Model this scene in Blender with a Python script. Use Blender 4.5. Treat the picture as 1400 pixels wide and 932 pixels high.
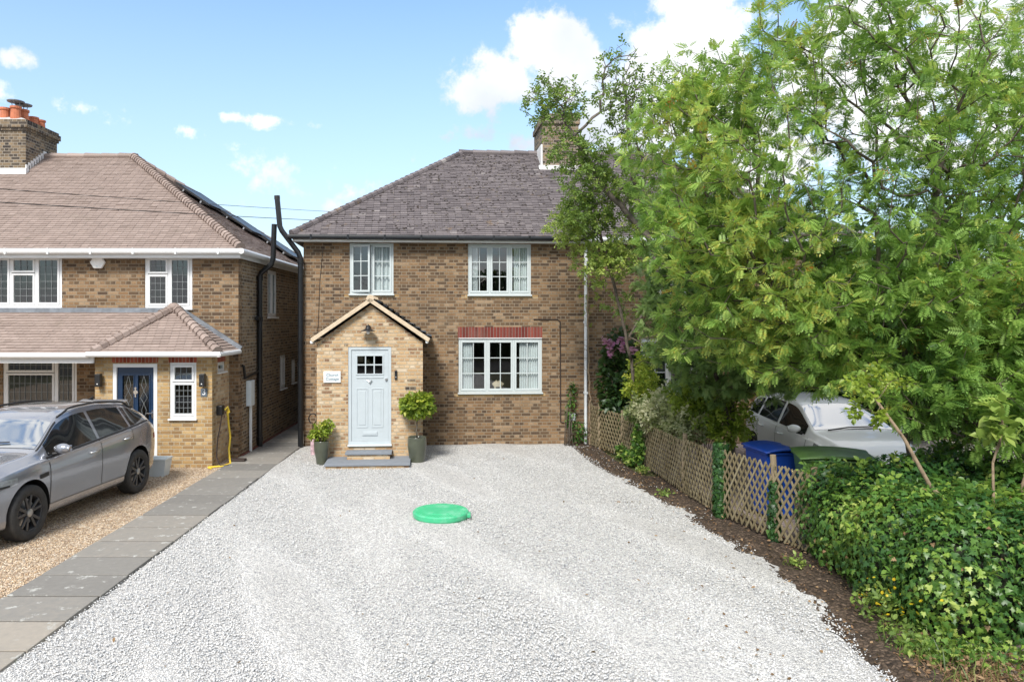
import bpy, bmesh, math, random
import numpy as np
from mathutils import Vector, Matrix

# ---------------------------------------------------------------- camera, sky, sun, exposure
scene = bpy.context.scene
COL = scene.collection
for o in list(bpy.data.objects): bpy.data.objects.remove(o)
R = math.radians

cd = bpy.data.cameras.new('camera'); cam = bpy.data.objects.new('camera', cd); COL.objects.link(cam)
cam.location = (0, 0, 3.0); cam.rotation_euler = (R(90), 0, 0)
cd.sensor_width = 36; cd.lens = 1000/1400*36
cd.shift_x = (700-645)/1400; cd.shift_y = -30/1400
cd.clip_start = .1; cd.clip_end = 2000
scene.camera = cam
scene.view_settings.view_transform = 'Standard'; scene.view_settings.look = 'None'
scene.view_settings.gamma = 1; scene.view_settings.use_curve_mapping = False
scene.view_settings.exposure = 1.5
scene.render.engine = 'CYCLES'
scene.cycles.max_bounces = 8; scene.cycles.transparent_max_bounces = 16
scene.cycles.use_denoising = True

SUN_EL, SUN_AZ = 46, 196          # azimuth clockwise from north (+Y): behind the camera, to its left
SKY_STRENGTH = .15
w = bpy.data.worlds.new('World'); scene.world = w; w.use_nodes = True
wn, wl = w.node_tree.nodes, w.node_tree.links
wn.clear()
def wmath(op, a, b=None, c=None):
    n = wn.new('ShaderNodeMath'); n.operation = op
    for i, x in enumerate((a, b, c)):
        if x is None: continue
        if isinstance(x, (int, float)): n.inputs[i].default_value = x
        else: wl.new(x, n.inputs[i])
    return n.outputs[0]
def build_world():
    out = wn.new('ShaderNodeOutputWorld'); bg = wn.new('ShaderNodeBackground')
    bg.inputs['Strength'].default_value = SKY_STRENGTH
    sky = wn.new('ShaderNodeTexSky'); sky.sky_type = 'NISHITA'; sky.sun_disc = False
    sky.sun_elevation = R(SUN_EL); sky.sun_rotation = R(SUN_AZ)
    sky.air_density = 1.0; sky.dust_density = .35; sky.ozone_density = 1.6
    tc = wn.new('ShaderNodeTexCoord')
    # clouds: soft blobs at fixed directions of the sky, broken up by fractal noise
    nz = wn.new('ShaderNodeTexNoise'); nz.inputs['Scale'].default_value = 13; nz.inputs['Detail'].default_value = 9
    nz.inputs['Roughness'].default_value = .62
    wl.new(tc.outputs['Generated'], nz.inputs['Vector'])
    nw = wn.new('ShaderNodeTexNoise'); nw.inputs['Scale'].default_value = 2.2; nw.inputs['Detail'].default_value = 7
    wl.new(tc.outputs['Generated'], nw.inputs['Vector'])
    blobs = [(742, 62, 60, 44, 1), (690, 112, 64, 46, 1), (655, 128, 40, 30, .8), (778, 100, 60, 50, 1),
             (945, 40, 95, 85, 1), (930, 130, 150, 90, .95), (1010, 200, 160, 110, .8), (1180, 110, 260, 170, .8), (1380, 60, 200, 150, .9),
             (820, 190, 80, 50, .6), (735, 195, 40, 22, .45),
             (650, 185, 48, 18, .55), (610, 188, 40, 10, .38), (258, 178, 32, 17, .66), (316, 160, 28, 11, .55), (362, 166, 38, 11, .52),
             (436, 170, 22, 14, .45), (320, 196, 20, 9, .3), (12, 78, 22, 20, .72), (0, 125, 22, 26, .6), (120, 150, 60, 16, .28),
             (448, 286, 20, 16, .55), (390, 250, 120, 40, .25), (560, 230, 150, 30, .18)]
    acc = None
    for x, y, rx, ry, amp in blobs:
        d = Vector(((x-645)/1000, 1, (436-y)/1000)); k = d.length; d.normalize()
        s = wn.new('ShaderNodeVectorMath'); s.operation = 'SUBTRACT'; wl.new(tc.outputs['Generated'], s.inputs[0]); s.inputs[1].default_value = d
        m = wn.new('ShaderNodeVectorMath'); m.operation = 'MULTIPLY'; wl.new(s.outputs[0], m.inputs[0])
        m.inputs[1].default_value = (1000*k/rx/1.5, 1.0, 1000*k/ry/1.5)
        l = wn.new('ShaderNodeVectorMath'); l.operation = 'LENGTH'; wl.new(m.outputs[0], l.inputs[0])
        f = wmath('MULTIPLY', wmath('MAXIMUM', wmath('SUBTRACT', 1.0, l.outputs['Value']), 0.0), amp)
        acc = f if acc is None else wmath('MAXIMUM', acc, f)
    # the half of the sky behind the camera has ordinary broken cloud
    sep = wn.new('ShaderNodeSeparateXYZ'); wl.new(tc.outputs['Generated'], sep.inputs[0])
    back = wmath('MULTIPLY', wmath('MAXIMUM', wmath('LESS_THAN', sep.outputs['Y'], .35), wmath('GREATER_THAN', sep.outputs['Z'], .52)), wmath('SUBTRACT', nw.outputs['Fac'], .16))
    acc = wmath('MAXIMUM', acc, wmath('MULTIPLY', back, 1.5))
    dens = wmath('ADD', wmath('MULTIPLY', acc, 1.25), wmath('MULTIPLY', wmath('SUBTRACT', nz.outputs['Fac'], .5), 2.7))
    dens = wmath('SUBTRACT', dens, .30)
    inside = wmath('MINIMUM', wmath('MULTIPLY', acc, 8), 1.0)
    mr = wn.new('ShaderNodeMapRange'); mr.interpolation_type = 'SMOOTHSTEP'
    wl.new(dens, mr.inputs['Value']); mr.inputs['From Min'].default_value = 0; mr.inputs['From Max'].default_value = .40
    cov = wmath('MULTIPLY', wmath('MULTIPLY', mr.outputs[0], inside), .95)
    cr = wn.new('ShaderNodeValToRGB'); wl.new(nw.outputs['Fac'], cr.inputs['Fac'])
    cr.color_ramp.elements[0].position = .36; cr.color_ramp.elements[0].color = (.55, .60, .68, 1)
    cr.color_ramp.elements[1].position = .56; cr.color_ramp.elements[1].color = (1, 1, 1, 1)
    cs = wn.new('ShaderNodeVectorMath'); cs.operation = 'SCALE'; wl.new(cr.outputs['Color'], cs.inputs[0]); cs.inputs['Scale'].default_value = 3.1
    sc = wn.new('ShaderNodeVectorMath'); sc.operation = 'MULTIPLY'; wl.new(sky.outputs['Color'], sc.inputs[0]); sc.inputs[1].default_value = (.52, .62, .66)
    # the thicker air low in the sky is paler
    hz = wmath('POWER', wmath('MAXIMUM', wmath('SUBTRACT', 1.0, wmath('MULTIPLY', sep.outputs['Z'], 2.0)), 0.0), 1.15)
    hm = wn.new('ShaderNodeMix'); hm.data_type = 'RGBA'; wl.new(wmath('MULTIPLY', hz, .85), hm.inputs['Factor'])
    wl.new(sc.outputs[0], hm.inputs['A']); hm.inputs['B'].default_value = (1.72, 1.92, 2.1, 1)
    mx = wn.new('ShaderNodeMix'); mx.data_type = 'RGBA'
    wl.new(cov, mx.inputs['Factor']); wl.new(hm.outputs['Result'], mx.inputs['A']); wl.new(cs.outputs[0], mx.inputs['B'])
    wl.new(mx.outputs['Result'], bg.inputs['Color']); wl.new(bg.outputs[0], out.inputs['Surface'])
build_world()

sd = bpy.data.lights.new('sun', 'SUN'); sd.energy = 1.9; sd.angle = R(16); sd.color = (1, .955, .88)
sun = bpy.data.objects.new('sun', sd); COL.objects.link(sun)
el, az = R(SUN_EL), R(SUN_AZ)
sdir = Vector((math.sin(az)*math.cos(el), math.cos(az)*math.cos(el), math.sin(el)))
sun.rotation_euler = sdir.to_track_quat('Z', 'Y').to_euler(); sun.location = (-10, -20, 25)

# ---------------------------------------------------------------- mesh helpers
rng = np.random.default_rng(7)
random.seed(7)
ORG = {}
def tag(o, label=None, cat=None, group=None, kind=None):
    if label: o['label'] = label
    if cat: o['category'] = cat
    if group: o['group'] = group
    if kind: o['kind'] = kind
    return o
def empty(name, loc, rz=0, label=None, cat=None, group=None, world=True):
    """Empty at a thing's base; with world=True its parts are given in world coordinates."""
    o = bpy.data.objects.new(name, None); COL.objects.link(o)
    o.location = loc; o.rotation_euler = (0, 0, rz); o.empty_display_size = .3
    ORG[o.name] = np.array(loc if world else (0, 0, 0), float)
    return tag(o, label, cat, group)
def top(o):
    while o.parent: o = o.parent
    return o

class MB:
    def __init__(s): s.v = []; s.f = []; s.t = []; s.n = 0; s.smooth = False; s.uvs = None
    def add(s, verts, faces, tint=None):
        b = s.n
        s.v.extend([tuple(map(float, p)) for p in verts]); s.n += len(verts)
        s.f.extend([tuple(b+i for i in f) for f in faces])
        s.t.extend([tint if tint is not None else .5]*len(verts))
        return s
    def quad(s, a, b, c, d, tint=None): return s.add([a, b, c, d], [(0, 1, 2, 3)], tint)
    def poly(s, pts, tint=None): return s.add(pts, [tuple(range(len(pts)))], tint)
    def box(s, x0, x1, y0, y1, z0, z1, tint=None):
        v = [(x0, y0, z0), (x1, y0, z0), (x1, y1, z0), (x0, y1, z0), (x0, y0, z1), (x1, y0, z1), (x1, y1, z1), (x0, y1, z1)]
        return s.add(v, [(0, 3, 2, 1), (4, 5, 6, 7), (0, 1, 5, 4), (1, 2, 6, 5), (2, 3, 7, 6), (3, 0, 4, 7)], tint)
    def prism(s, pts, vec, tint=None):
        n = len(pts); vec = Vector(vec); p2 = [tuple(Vector(p)+vec) for p in pts]
        return s.add(list(pts)+p2, [tuple(range(n))[::-1], tuple(range(n, 2*n))]+[(i, (i+1) % n, n+(i+1) % n, n+i) for i in range(n)], tint)
    def bar(s, p0, p1, w, h, up=(0, 0, 1), tint=None):
        """rectangular bar from p0 to p1: w across, h along up"""
        p0, p1 = Vector(p0), Vector(p1); d = (p1-p0).normalized(); up = Vector(up)
        x = d.cross(up).normalized(); y = x.cross(d).normalized()
        v = [p+x*(a*w/2)+y*(b*h/2) for p in (p0, p1) for a, b in ((-1, -1), (1, -1), (1, 1), (-1, 1))]
        return s.add(v, [(0, 1, 2, 3), (7, 6, 5, 4), (0, 4, 5, 1), (1, 5, 6, 2), (2, 6, 7, 3), (3, 7, 4, 0)], tint)
    def tube(s, pts, rad, n=10, cap=True, tint=None):
        P = [Vector(p) for p in pts]; k = len(P)
        if not hasattr(rad, '__len__'): rad = [rad]*k
        d0 = (P[1]-P[0]).normalized(); x = d0.orthogonal().normalized(); vs = []
        for i in range(k):
            d = (P[min(i+1, k-1)]-P[max(i-1, 0)]).normalized()
            x = (x-d*x.dot(d)); x = x.normalized() if x.length > 1e-6 else d.orthogonal().normalized()
            y = d.cross(x)
            vs += [P[i]+(x*math.cos(a)+y*math.sin(a))*rad[i] for a in [2*math.pi*j/n for j in range(n)]]
        fs = [(i*n+j, i*n+(j+1) % n, (i+1)*n+(j+1) % n, (i+1)*n+j) for i in range(k-1) for j in range(n)]
        if cap: fs += [tuple(range(n))[::-1], tuple(range((k-1)*n, k*n))]
        return s.add(vs, fs, tint)
    def lathe(s, c, prof, n=24, axis='z', cap=True, tint=None):
        c = Vector(c); vs = []
        for r, z in prof:
            for j in range(n):
                a = 2*math.pi*j/n; p = (r*math.cos(a), r*math.sin(a), z)
                if axis == 'y': p = (p[0], p[2], p[1])
                if axis == 'x': p = (p[2], p[0], p[1])
                vs.append(c+Vector(p))
        k = len(prof)
        fs = [(i*n+j, i*n+(j+1) % n, (i+1)*n+(j+1) % n, (i+1)*n+j) for i in range(k-1) for j in range(n)]
        if cap: fs += [tuple(range(n))[::-1], tuple(range((k-1)*n, k*n))]
        return s.add(vs, fs, tint)
    def grid(s, P, tint=None, closed=False):
        P = np.asarray(P, float); a, b = P.shape[:2]
        fs = [(i*b+j, i*b+(j+1) % b, (i+1)*b+(j+1) % b, (i+1)*b+j) for i in range(a-1) for j in range(b if closed else b-1)]
        return s.add(P.reshape(-1, 3), fs, tint)
    def ball(s, c, r, n=10, m=7, tint=None):
        r = (r, r, r) if not hasattr(r, '__len__') else r
        P = [[(c[0]+r[0]*math.sin(math.pi*i/m)*math.cos(2*math.pi*j/n), c[1]+r[1]*math.sin(math.pi*i/m)*math.sin(2*math.pi*j/n), c[2]+r[2]*math.cos(math.pi*i/m)) for j in range(n)] for i in range(m+1)]
        return s.grid(P, tint, True)
    def build(s, name, mat, parent=None, smooth=False, bevel=0, xf=None, solid=0, subsurf=0):
        V = np.array(s.v, float).reshape(-1, 3)
        if xf is not None: V = xf(V)
        me = bpy.data.meshes.new(name)
        org = np.zeros(3)
        if parent is not None: org = ORG.get(top(parent).name, np.zeros(3))
        me.from_pydata([tuple(p) for p in (V-org)], [], s.f)
        uv = me.uv_layers.new(name='UVMap')
        data = np.zeros((len(me.loops), 2))
        for p in me.polygons:
            nrm = p.normal
            if abs(nrm.z) > .985: T, B = Vector((1, 0, 0)), Vector((0, 1, 0))
            else:
                T = Vector((0, 0, 1)).cross(nrm).normalized(); B = nrm.cross(T)
            for li in p.loop_indices:
                c = Vector(V[me.loops[li].vertex_index]); data[li] = (c.dot(T), c.dot(B))
        uv.data.foreach_set('uv', data.ravel())
        at = me.attributes.new('tint', 'FLOAT', 'POINT'); at.data.foreach_set('value', np.array(s.t, float))
        if smooth: me.polygons.foreach_set('use_smooth', [True]*len(me.polygons))
        o = bpy.data.objects.new(name, me); COL.objects.link(o)
        if mat is not None: me.materials.append(mat)
        if parent is not None: o.parent = parent
        if solid: m = o.modifiers.new('solid', 'SOLIDIFY'); m.thickness = solid; m.offset = 0
        if bevel: m = o.modifiers.new('bevel', 'BEVEL'); m.width = bevel; m.segments = 2; m.limit_method = 'ANGLE'; m.angle_limit = R(40)
        if subsurf: m = o.modifiers.new('sub', 'SUBSURF'); m.levels = m.render_levels = subsurf
        return o

def fast_mesh(name, V, L, starts, totals, mat, parent=None, tint=None, kind=None):
    me = bpy.data.meshes.new(name)
    if parent is not None: V = V-ORG.get(top(parent).name, np.zeros(3))
    me.vertices.add(len(V)); me.vertices.foreach_set('co', V.astype(np.float32).ravel())
    me.loops.add(len(L)); me.loops.foreach_set('vertex_index', L.astype(np.int32))
    me.polygons.add(len(starts)); me.polygons.foreach_set('loop_start', starts.astype(np.int32)); me.polygons.foreach_set('loop_total', totals.astype(np.int32))
    me.update(calc_edges=True)
    if tint is not None:
        at = me.attributes.new('tint', 'FLOAT', 'POINT'); at.data.foreach_set('value', tint.astype(np.float32))
    me.materials.append(mat)
    o = bpy.data.objects.new(name, me); COL.objects.link(o)
    if parent is not None: o.parent = parent
    return o

def scatter(name, template, P, M, S, mat, parent=None, tint=None):
    """one mesh holding the template (verts, faces) once per row of P (places), M (rotations), S (sizes)"""
    tv, tf = template; tv = np.asarray(tv, float); n, m = len(P), len(tv)
    V = (np.einsum('nij,mj->nmi', M, tv)*np.asarray(S)[:, None, None]+np.asarray(P)[:, None, :]).reshape(-1, 3)
    l1 = np.concatenate([np.array(f) for f in tf]); tot1 = np.array([len(f) for f in tf])
    L = (l1[None, :]+(np.arange(n)*m)[:, None]).ravel(); tot = np.tile(tot1, n)
    st = np.concatenate([[0], np.cumsum(tot)[:-1]])
    t = None if tint is None else np.repeat(tint, m)
    return fast_mesh(name, V, L, st, tot, mat, parent, t)

def frames(D, roll=None, up=(0, 0, 1)):
    """rotation matrices whose x axis is D and whose z axis is near up, then rolled"""
    D = D/np.linalg.norm(D, axis=1, keepdims=True)
    U = np.tile(np.array(up, float), (len(D), 1))+1e-3*np.array([.3, .5, 0])
    Y = np.cross(U, D); Y /= np.linalg.norm(Y, axis=1, keepdims=True)
    Z = np.cross(D, Y)
    if roll is not None:
        c, s = np.cos(roll)[:, None], np.sin(roll)[:, None]
        Y, Z = Y*c+Z*s, Z*c-Y*s
    return np.stack([D, Y, Z], axis=2)

# ---------------------------------------------------------------- materials
def mat(name):
    m = bpy.data.materials.new(name); m.use_nodes = True
    nt = m.node_tree; b = nt.nodes['Principled BSDF']
    return m, nt, b
def N(nt, t, **kw):
    n = nt.nodes.new(t)
    for k, v in kw.items():
        if k in n.inputs: n.inputs[k].default_value = v
        else: setattr(n, k, v)
    return n
def ramp(nt, fac, stops, interp='LINEAR'):
    r = nt.nodes.new('ShaderNodeValToRGB'); r.color_ramp.interpolation = interp
    e = r.color_ramp.elements
    while len(e) < len(stops): e.new(.5)
    for i, (p, c) in enumerate(stops): e[i].position = p; e[i].color = (*c, 1)
    nt.links.new(fac, r.inputs['Fac']); return r.outputs['Color']
def mixc(nt, fac, a, b, blend='MIX'):
    m = nt.nodes.new('ShaderNodeMix'); m.data_type = 'RGBA'; m.blend_type = blend
    for k, v in (('Factor', fac), ('A', a), ('B', b)):
        if isinstance(v, (int, float)): m.inputs[k].default_value = v
        elif isinstance(v, tuple): m.inputs[k].default_value = (*v, 1)
        else: nt.links.new(v, m.inputs[k])
    return m.outputs['Result']
def noise(nt, scale, detail=4, rough=.55, vec=None):
    n = N(nt, 'ShaderNodeTexNoise', Scale=scale, Detail=detail, Roughness=rough)
    if vec is None: vec = nt.nodes.new('ShaderNodeTexCoord').outputs['Object']
    nt.links.new(vec, n.inputs['Vector']); return n.outputs['Fac']
def bump(nt, b, h, strength=.4, dist=.01):
    n = N(nt, 'ShaderNodeBump', Strength=strength, Distance=dist); nt.links.new(h, n.inputs['Height']); nt.links.new(n.outputs['Normal'], b.inputs['Normal'])
def mth(nt, op, a, b):
    n = nt.nodes.new('ShaderNodeMath'); n.operation = op
    for i, x in enumerate((a, b)):
        if isinstance(x, (int, float)): n.inputs[i].default_value = x
        else: nt.links.new(x, n.inputs[i])
    return n.outputs[0]
def plain(name, col, rough=.5, metal=0, var=.12, scale=6, spec=.5, bumpy=0, coat=0):
    """one paint or plastic with slight uneven wear"""
    m, nt, b = mat(name)
    f = noise(nt, scale, 5)
    a = tuple(min(1, c*(1+var)) for c in col); d = tuple(c*(1-var) for c in col)
    nt.links.new(ramp(nt, f, [(.3, d), (.7, a)]), b.inputs['Base Color'])
    b.inputs['Roughness'].default_value = rough; b.inputs['Metallic'].default_value = metal
    b.inputs['Specular IOR Level'].default_value = spec
    if coat: b.inputs['Coat Weight'].default_value = coat; b.inputs['Coat Roughness'].default_value = .03
    if bumpy: bump(nt, b, noise(nt, 60, 4), bumpy, .004)
    return m
def brick(name, stops, mortar, w=.225, h=.075, mw=.009, offset=.5, weather=.5, dirt=(.10, .075, .05)):
    m, nt, b = mat(name)
    uv = nt.nodes.new('ShaderNodeTexCoord').outputs['UV']
    # small wobble so that the courses are not ruler-straight
    wob = N(nt, 'ShaderNodeTexNoise', Scale=3.0, Detail=2); nt.links.new(uv, wob.inputs['Vector'])
    vm = N(nt, 'ShaderNodeVectorMath', operation='MULTIPLY_ADD'); nt.links.new(wob.outputs['Color'], vm.inputs[0]); vm.inputs[1].default_value = (.008, .008, 0); nt.links.new(uv, vm.inputs[2])
    t = N(nt, 'ShaderNodeTexBrick', Scale=1.0); t.inputs['Brick Width'].default_value = w; t.inputs['Row Height'].default_value = h
    t.inputs['Mortar Size'].default_value = mw; t.inputs['Mortar Smooth'].default_value = .3; t.offset = offset; t.squash = .5 if offset else 1.0; t.squash_frequency = 2; t.inputs['Bias'].default_value = 0
    t.inputs['Color1'].default_value = (0, 0, 0, 1); t.inputs['Color2'].default_value = (1, 1, 1, 1); t.inputs['Mortar'].default_value = (.5, .5, .5, 1)
    nt.links.new(vm.outputs[0], t.inputs['Vector'])
    big = noise(nt, .9, 4, .6, uv); fine = noise(nt, 38, 5, .65, uv)
    k = mth(nt, 'ADD', t.outputs['Color'], mth(nt, 'MULTIPLY', mth(nt, 'SUBTRACT', big, .5), weather))
    k = mth(nt, 'ADD', k, mth(nt, 'MULTIPLY', mth(nt, 'SUBTRACT', fine, .5), .75))
    c = ramp(nt, k, stops)
    mo = mixc(nt, fine, tuple(x*.72 for x in mortar), mortar)
    c = mixc(nt, t.outputs['Fac'], c, mo)
    st = noise(nt, 1.7, 6, .7, uv)
    pale = noise(nt, .55, 6, .72, uv)
    c = mixc(nt, ramp(nt, pale, [(.56, (0, 0, 0)), (.74, (.5, .5, .5))]), c, tuple(.5*x+.5*y for x, y in zip(stops[-1][1], mortar)))
    c = mixc(nt, ramp(nt, st, [(.46, (0, 0, 0)), (.72, (.62, .62, .62))]), c, mixc(nt, .5, c, dirt))
    nt.links.new(c, b.inputs['Base Color']); b.inputs['Roughness'].default_value = .9; b.inputs['Specular IOR Level'].default_value = .25
    hgt = mth(nt, 'ADD', mth(nt, 'MULTIPLY', t.outputs['Fac'], -1.0), mth(nt, 'MULTIPLY', fine, .7))
    bump(nt, b, hgt, .8, .008)
    return m
def glass(name, tint=(.86, .92, .93), ior=2.0):
    m, nt, b = mat(name); nt.nodes.remove(b)
    tr = N(nt, 'ShaderNodeBsdfTransparent'); tr.inputs['Color'].default_value = (*tint, 1)
    gl = N(nt, 'ShaderNodeBsdfGlossy', Roughness=.015); gl.inputs['Color'].default_value = (1, 1, 1, 1)
    lw = N(nt, 'ShaderNodeLayerWeight', Blend=.5); f0 = ((ior-1)/(ior+1))**2
    fr = nt.nodes.new('ShaderNodeMath'); fr.operation = 'MULTIPLY_ADD'; nt.links.new(mth(nt, 'POWER', lw.outputs['Facing'], 5.0), fr.inputs[0]); fr.inputs[1].default_value = 1-f0; fr.inputs[2].default_value = f0
    tc = nt.nodes.new('ShaderNodeTexCoord').outputs['Object']
    nb = N(nt, 'ShaderNodeBump', Strength=.06, Distance=.02); nt.links.new(noise(nt, 1.6, 1, .5, tc), nb.inputs['Height'])
    nt.links.new(nb.outputs['Normal'], gl.inputs['Normal'])
    mx = N(nt, 'ShaderNodeMixShader'); nt.links.new(fr.outputs[0], mx.inputs[0]); nt.links.new(tr.outputs[0], mx.inputs[1]); nt.links.new(gl.outputs[0], mx.inputs[2])
    nt.links.new(mx.outputs[0], nt.nodes['Material Output'].inputs['Surface'])
    return m
def tinted(name, stops, rough=.8, nscale=25, amt=.35, bumpy=.3, spec=.4, streak=None):
    """surface coloured from the per-piece 'tint' value (each tile, slab, stone its own)"""
    m, nt, b = mat(name)
    a = N(nt, 'ShaderNodeAttribute', attribute_name='tint')
    f = noise(nt, nscale, 5, .65)
    k = mth(nt, 'ADD', a.outputs['Fac'], mth(nt, 'MULTIPLY', mth(nt, 'SUBTRACT', f, .5), amt))
    c = ramp(nt, k, stops)
    if streak:
        s = noise(nt, streak[0], 6, .7); c = mixc(nt, ramp(nt, s, [(streak[1], (0, 0, 0)), (streak[2], (1, 1, 1))]), c, streak[3])
    nt.links.new(c, b.inputs['Base Color']); b.inputs['Roughness'].default_value = rough; b.inputs['Specular IOR Level'].default_value = spec
    if bumpy: bump(nt, b, f, bumpy, .006)
    return m
def leafmat(name, stops, trans=.38, rough=.45, amt=.12):
    m, nt, b = mat(name)
    a = N(nt, 'ShaderNodeAttribute', attribute_name='tint')
    g = nt.nodes.new('ShaderNodeNewGeometry')
    k = mth(nt, 'ADD', a.outputs['Fac'], mth(nt, 'MULTIPLY', mth(nt, 'SUBTRACT', g.outputs['Random Per Island'], .5), amt))
    c = ramp(nt, k, stops)
    nt.links.new(c, b.inputs['Base Color']); b.inputs['Roughness'].default_value = rough; b.inputs['Specular IOR Level'].default_value = .35
    tl = N(nt, 'ShaderNodeBsdfTranslucent')
    nt.links.new(mixc(nt, .4, c, (.42, .62, .09)), tl.inputs['Color'])
    mx = N(nt, 'ShaderNodeMixShader'); mx.inputs[0].default_value = trans
    nt.links.new(b.outputs[0], mx.inputs[1]); nt.links.new(tl.outputs[0], mx.inputs[2])
    nt.links.new(mx.outputs[0], nt.nodes['Material Output'].inputs['Surface'])
    return m
def gravelmat(name, stops, scale, rough=.85, patch=None):
    """loose stones: two sizes of cells, each stone its own shade, dark gaps where stones dip"""
    m, nt, b = mat(name)
    tc = nt.nodes.new('ShaderNodeTexCoord').outputs['Object']
    v1 = N(nt, 'ShaderNodeTexVoronoi', Scale=scale); nt.links.new(tc, v1.inputs['Vector'])
    v2 = N(nt, 'ShaderNodeTexVoronoi', Scale=scale*1.9); nt.links.new(tc, v2.inputs['Vector'])
    ve = N(nt, 'ShaderNodeTexVoronoi', Scale=scale, feature='DISTANCE_TO_EDGE'); nt.links.new(tc, ve.inputs['Vector'])
    s1 = nt.nodes.new('ShaderNodeSeparateColor'); nt.links.new(v1.outputs['Color'], s1.inputs[0])
    s2 = nt.nodes.new('ShaderNodeSeparateColor'); nt.links.new(v2.outputs['Color'], s2.inputs[0])
    k = mth(nt, 'ADD', mth(nt, 'MULTIPLY', s1.outputs[0], .65), mth(nt, 'MULTIPLY', s2.outputs[1], .35))
    c = ramp(nt, k, stops)
    if patch:
        p = noise(nt, patch[0], 5, .6, tc); c = mixc(nt, ramp(nt, p, [(patch[1], (0, 0, 0)), (patch[2], (1, 1, 1))]), c, mixc(nt, patch[4], c, patch[3]))
    gap = ramp(nt, ve.outputs['Distance'], [(0.0, (.42, .40, .38)), (.14, (1, 1, 1))])
    c = mixc(nt, 1.0, c, gap, 'MULTIPLY')
    nt.links.new(c, b.inputs['Base Color']); b.inputs['Roughness'].default_value = rough; b.inputs['Specular IOR Level'].default_value = .3
    h = mth(nt, 'ADD', mth(nt, 'MULTIPLY', v1.outputs['Distance'], -1), mth(nt, 'MULTIPLY', s1.outputs[1], .9))
    bump(nt, b, h, 1.0, .6/scale)
    return m

M = {}
M['brick'] = brick('stock brick', [(0, (.075, .05, .035)), (.2, (.11, .07, .042)), (.42, (.155, .095, .053)), (.62, (.205, .123, .066)), (.8, (.25, .157, .085)), (1, (.31, .22, .14))], (.29, .235, .168), mw=.009)
M['brick2'] = brick('stock brick side', [(0, (.09, .067, .048)), (.25, (.14, .098, .062)), (.5, (.20, .135, .078)), (.75, (.25, .17, .095)), (1, (.30, .23, .14))], (.38, .33, .26), mw=.011)
M['porch_brick'] = brick('reclaimed pale brick', [(0, (.22, .13, .08)), (.14, (.34, .215, .12)), (.35, (.44, .29, .16)), (.6, (.50, .345, .195)), (.8, (.53, .39, .245)), (1, (.56, .46, .34))], (.50, .41, .29), mw=.012, weather=.5)
M['porch_brick2'] = brick('yellow stock brick', [(0, (.25, .155, .075)), (.25, (.33, .21, .095)), (.55, (.40, .26, .115)), (.85, (.46, .31, .145)), (1, (.48, .37, .22))], (.48, .40, .28), weather=.3)
M['old_brick'] = brick('sooty chimney brick', [(0, (.035, .03, .03)), (.35, (.09, .072, .055)), (.7, (.17, .125, .08)), (1, (.26, .19, .12))], (.33, .29, .24), weather=.7)
M['red_brick'] = brick('red soldier brick', [(0, (.10, .022, .018)), (.5, (.17, .036, .028)), (1, (.23, .062, .045))], (.24, .17, .15), w=.075, h=.6, mw=.008, offset=0, weather=.2)
M['red_brick2'] = brick('orange red brick', [(0, (.19, .035, .02)), (.5, (.29, .06, .035)), (1, (.36, .10, .06))], (.42, .32, .25), w=.075, h=.6, mw=.008, weather=.2)
M['tile'] = tinted('mossy concrete roof tile', [(0, (.05, .044, .046)), (.25, (.095, .082, .086)), (.5, (.138, .12, .125)), (.75, (.18, .158, .16)), (1, (.30, .275, .265))], .82, 30, .5, .5, streak=(2.4, .62, .75, (.20, .13, .06)))
M['tile2'] = tinted('brown concrete roof tile', [(0, (.14, .105, .09)), (.3, (.235, .183, .16)), (.6, (.295, .232, .204)), (1, (.39, .315, .28))], .7, 30, .5, .4, streak=(1.8, .6, .8, (.20, .16, .13)))
M['moss'] = plain('dark roof moss', (.045, .036, .032), .95, var=.5, scale=30)
M['lichen'] = plain('pale lichen', (.33, .29, .22), .95, var=.3, scale=30)
M['slate'] = tinted('blue slate', [(0, (.05, .065, .085)), (.5, (.095, .12, .15)), (1, (.17, .20, .23))], .5, 18, .4, .3, spec=.5)
M['lead'] = plain('lead flashing', (.20, .22, .25), .5, .3, .25)
M['mortar'] = plain('pale mortar flashing', (.62, .62, .62), .85, var=.12)
M['upvc'] = plain('white upvc', (.70, .71, .72), .28, var=.03)
M['sage'] = plain('pale grey window paint', (.50, .55, .56), .35, var=.03)
M['door_blue'] = plain('pale blue door paint', (.43, .48, .51), .35, var=.03)
M['navy'] = plain('navy door paint', (.007, .026, .066), .3, var=.1)
M['black'] = plain('black pipe plastic', (.010, .011, .013), .3, var=.3)
M['blackm'] = plain('black painted metal', (.012, .012, .013), .4, var=.3)
M['white_paint'] = plain('white painted board', (.78, .78, .76), .5, var=.06)
M['whitepipe'] = plain('white pipe plastic', (.66, .69, .71), .4, var=.1)
M['glass'] = glass('window glass'); M['glass2'] = glass('leaded window glass', (.72, .80, .80), 1.9)
M['leading'] = plain('lead strip', (.22, .235, .24), .5, .3, .1)
M['curtain'] = plain('pale curtain cloth', (.60, .61, .61), .9, var=.08, scale=3)
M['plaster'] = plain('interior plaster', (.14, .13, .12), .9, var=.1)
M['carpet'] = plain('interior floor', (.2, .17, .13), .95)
M['oak'] = plain('pale oak board', (.52, .42, .30), .6, var=.15, scale=12)
M['stone_step'] = tinted('blue grey paving stone', [(0, (.12, .135, .16)), (.5, (.19, .21, .24)), (1, (.28, .30, .33))], .7, 8, .5, .2)
M['pot'] = plain('green glazed pot', (.07, .078, .055), .3, var=.22, scale=5, coat=.3)
M['soil'] = plain('dark potting soil', (.03, .022, .016), .95, var=.4, scale=40)
M['steel'] = plain('brushed steel', (.55, .56, .57), .3, .9, .08)
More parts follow.
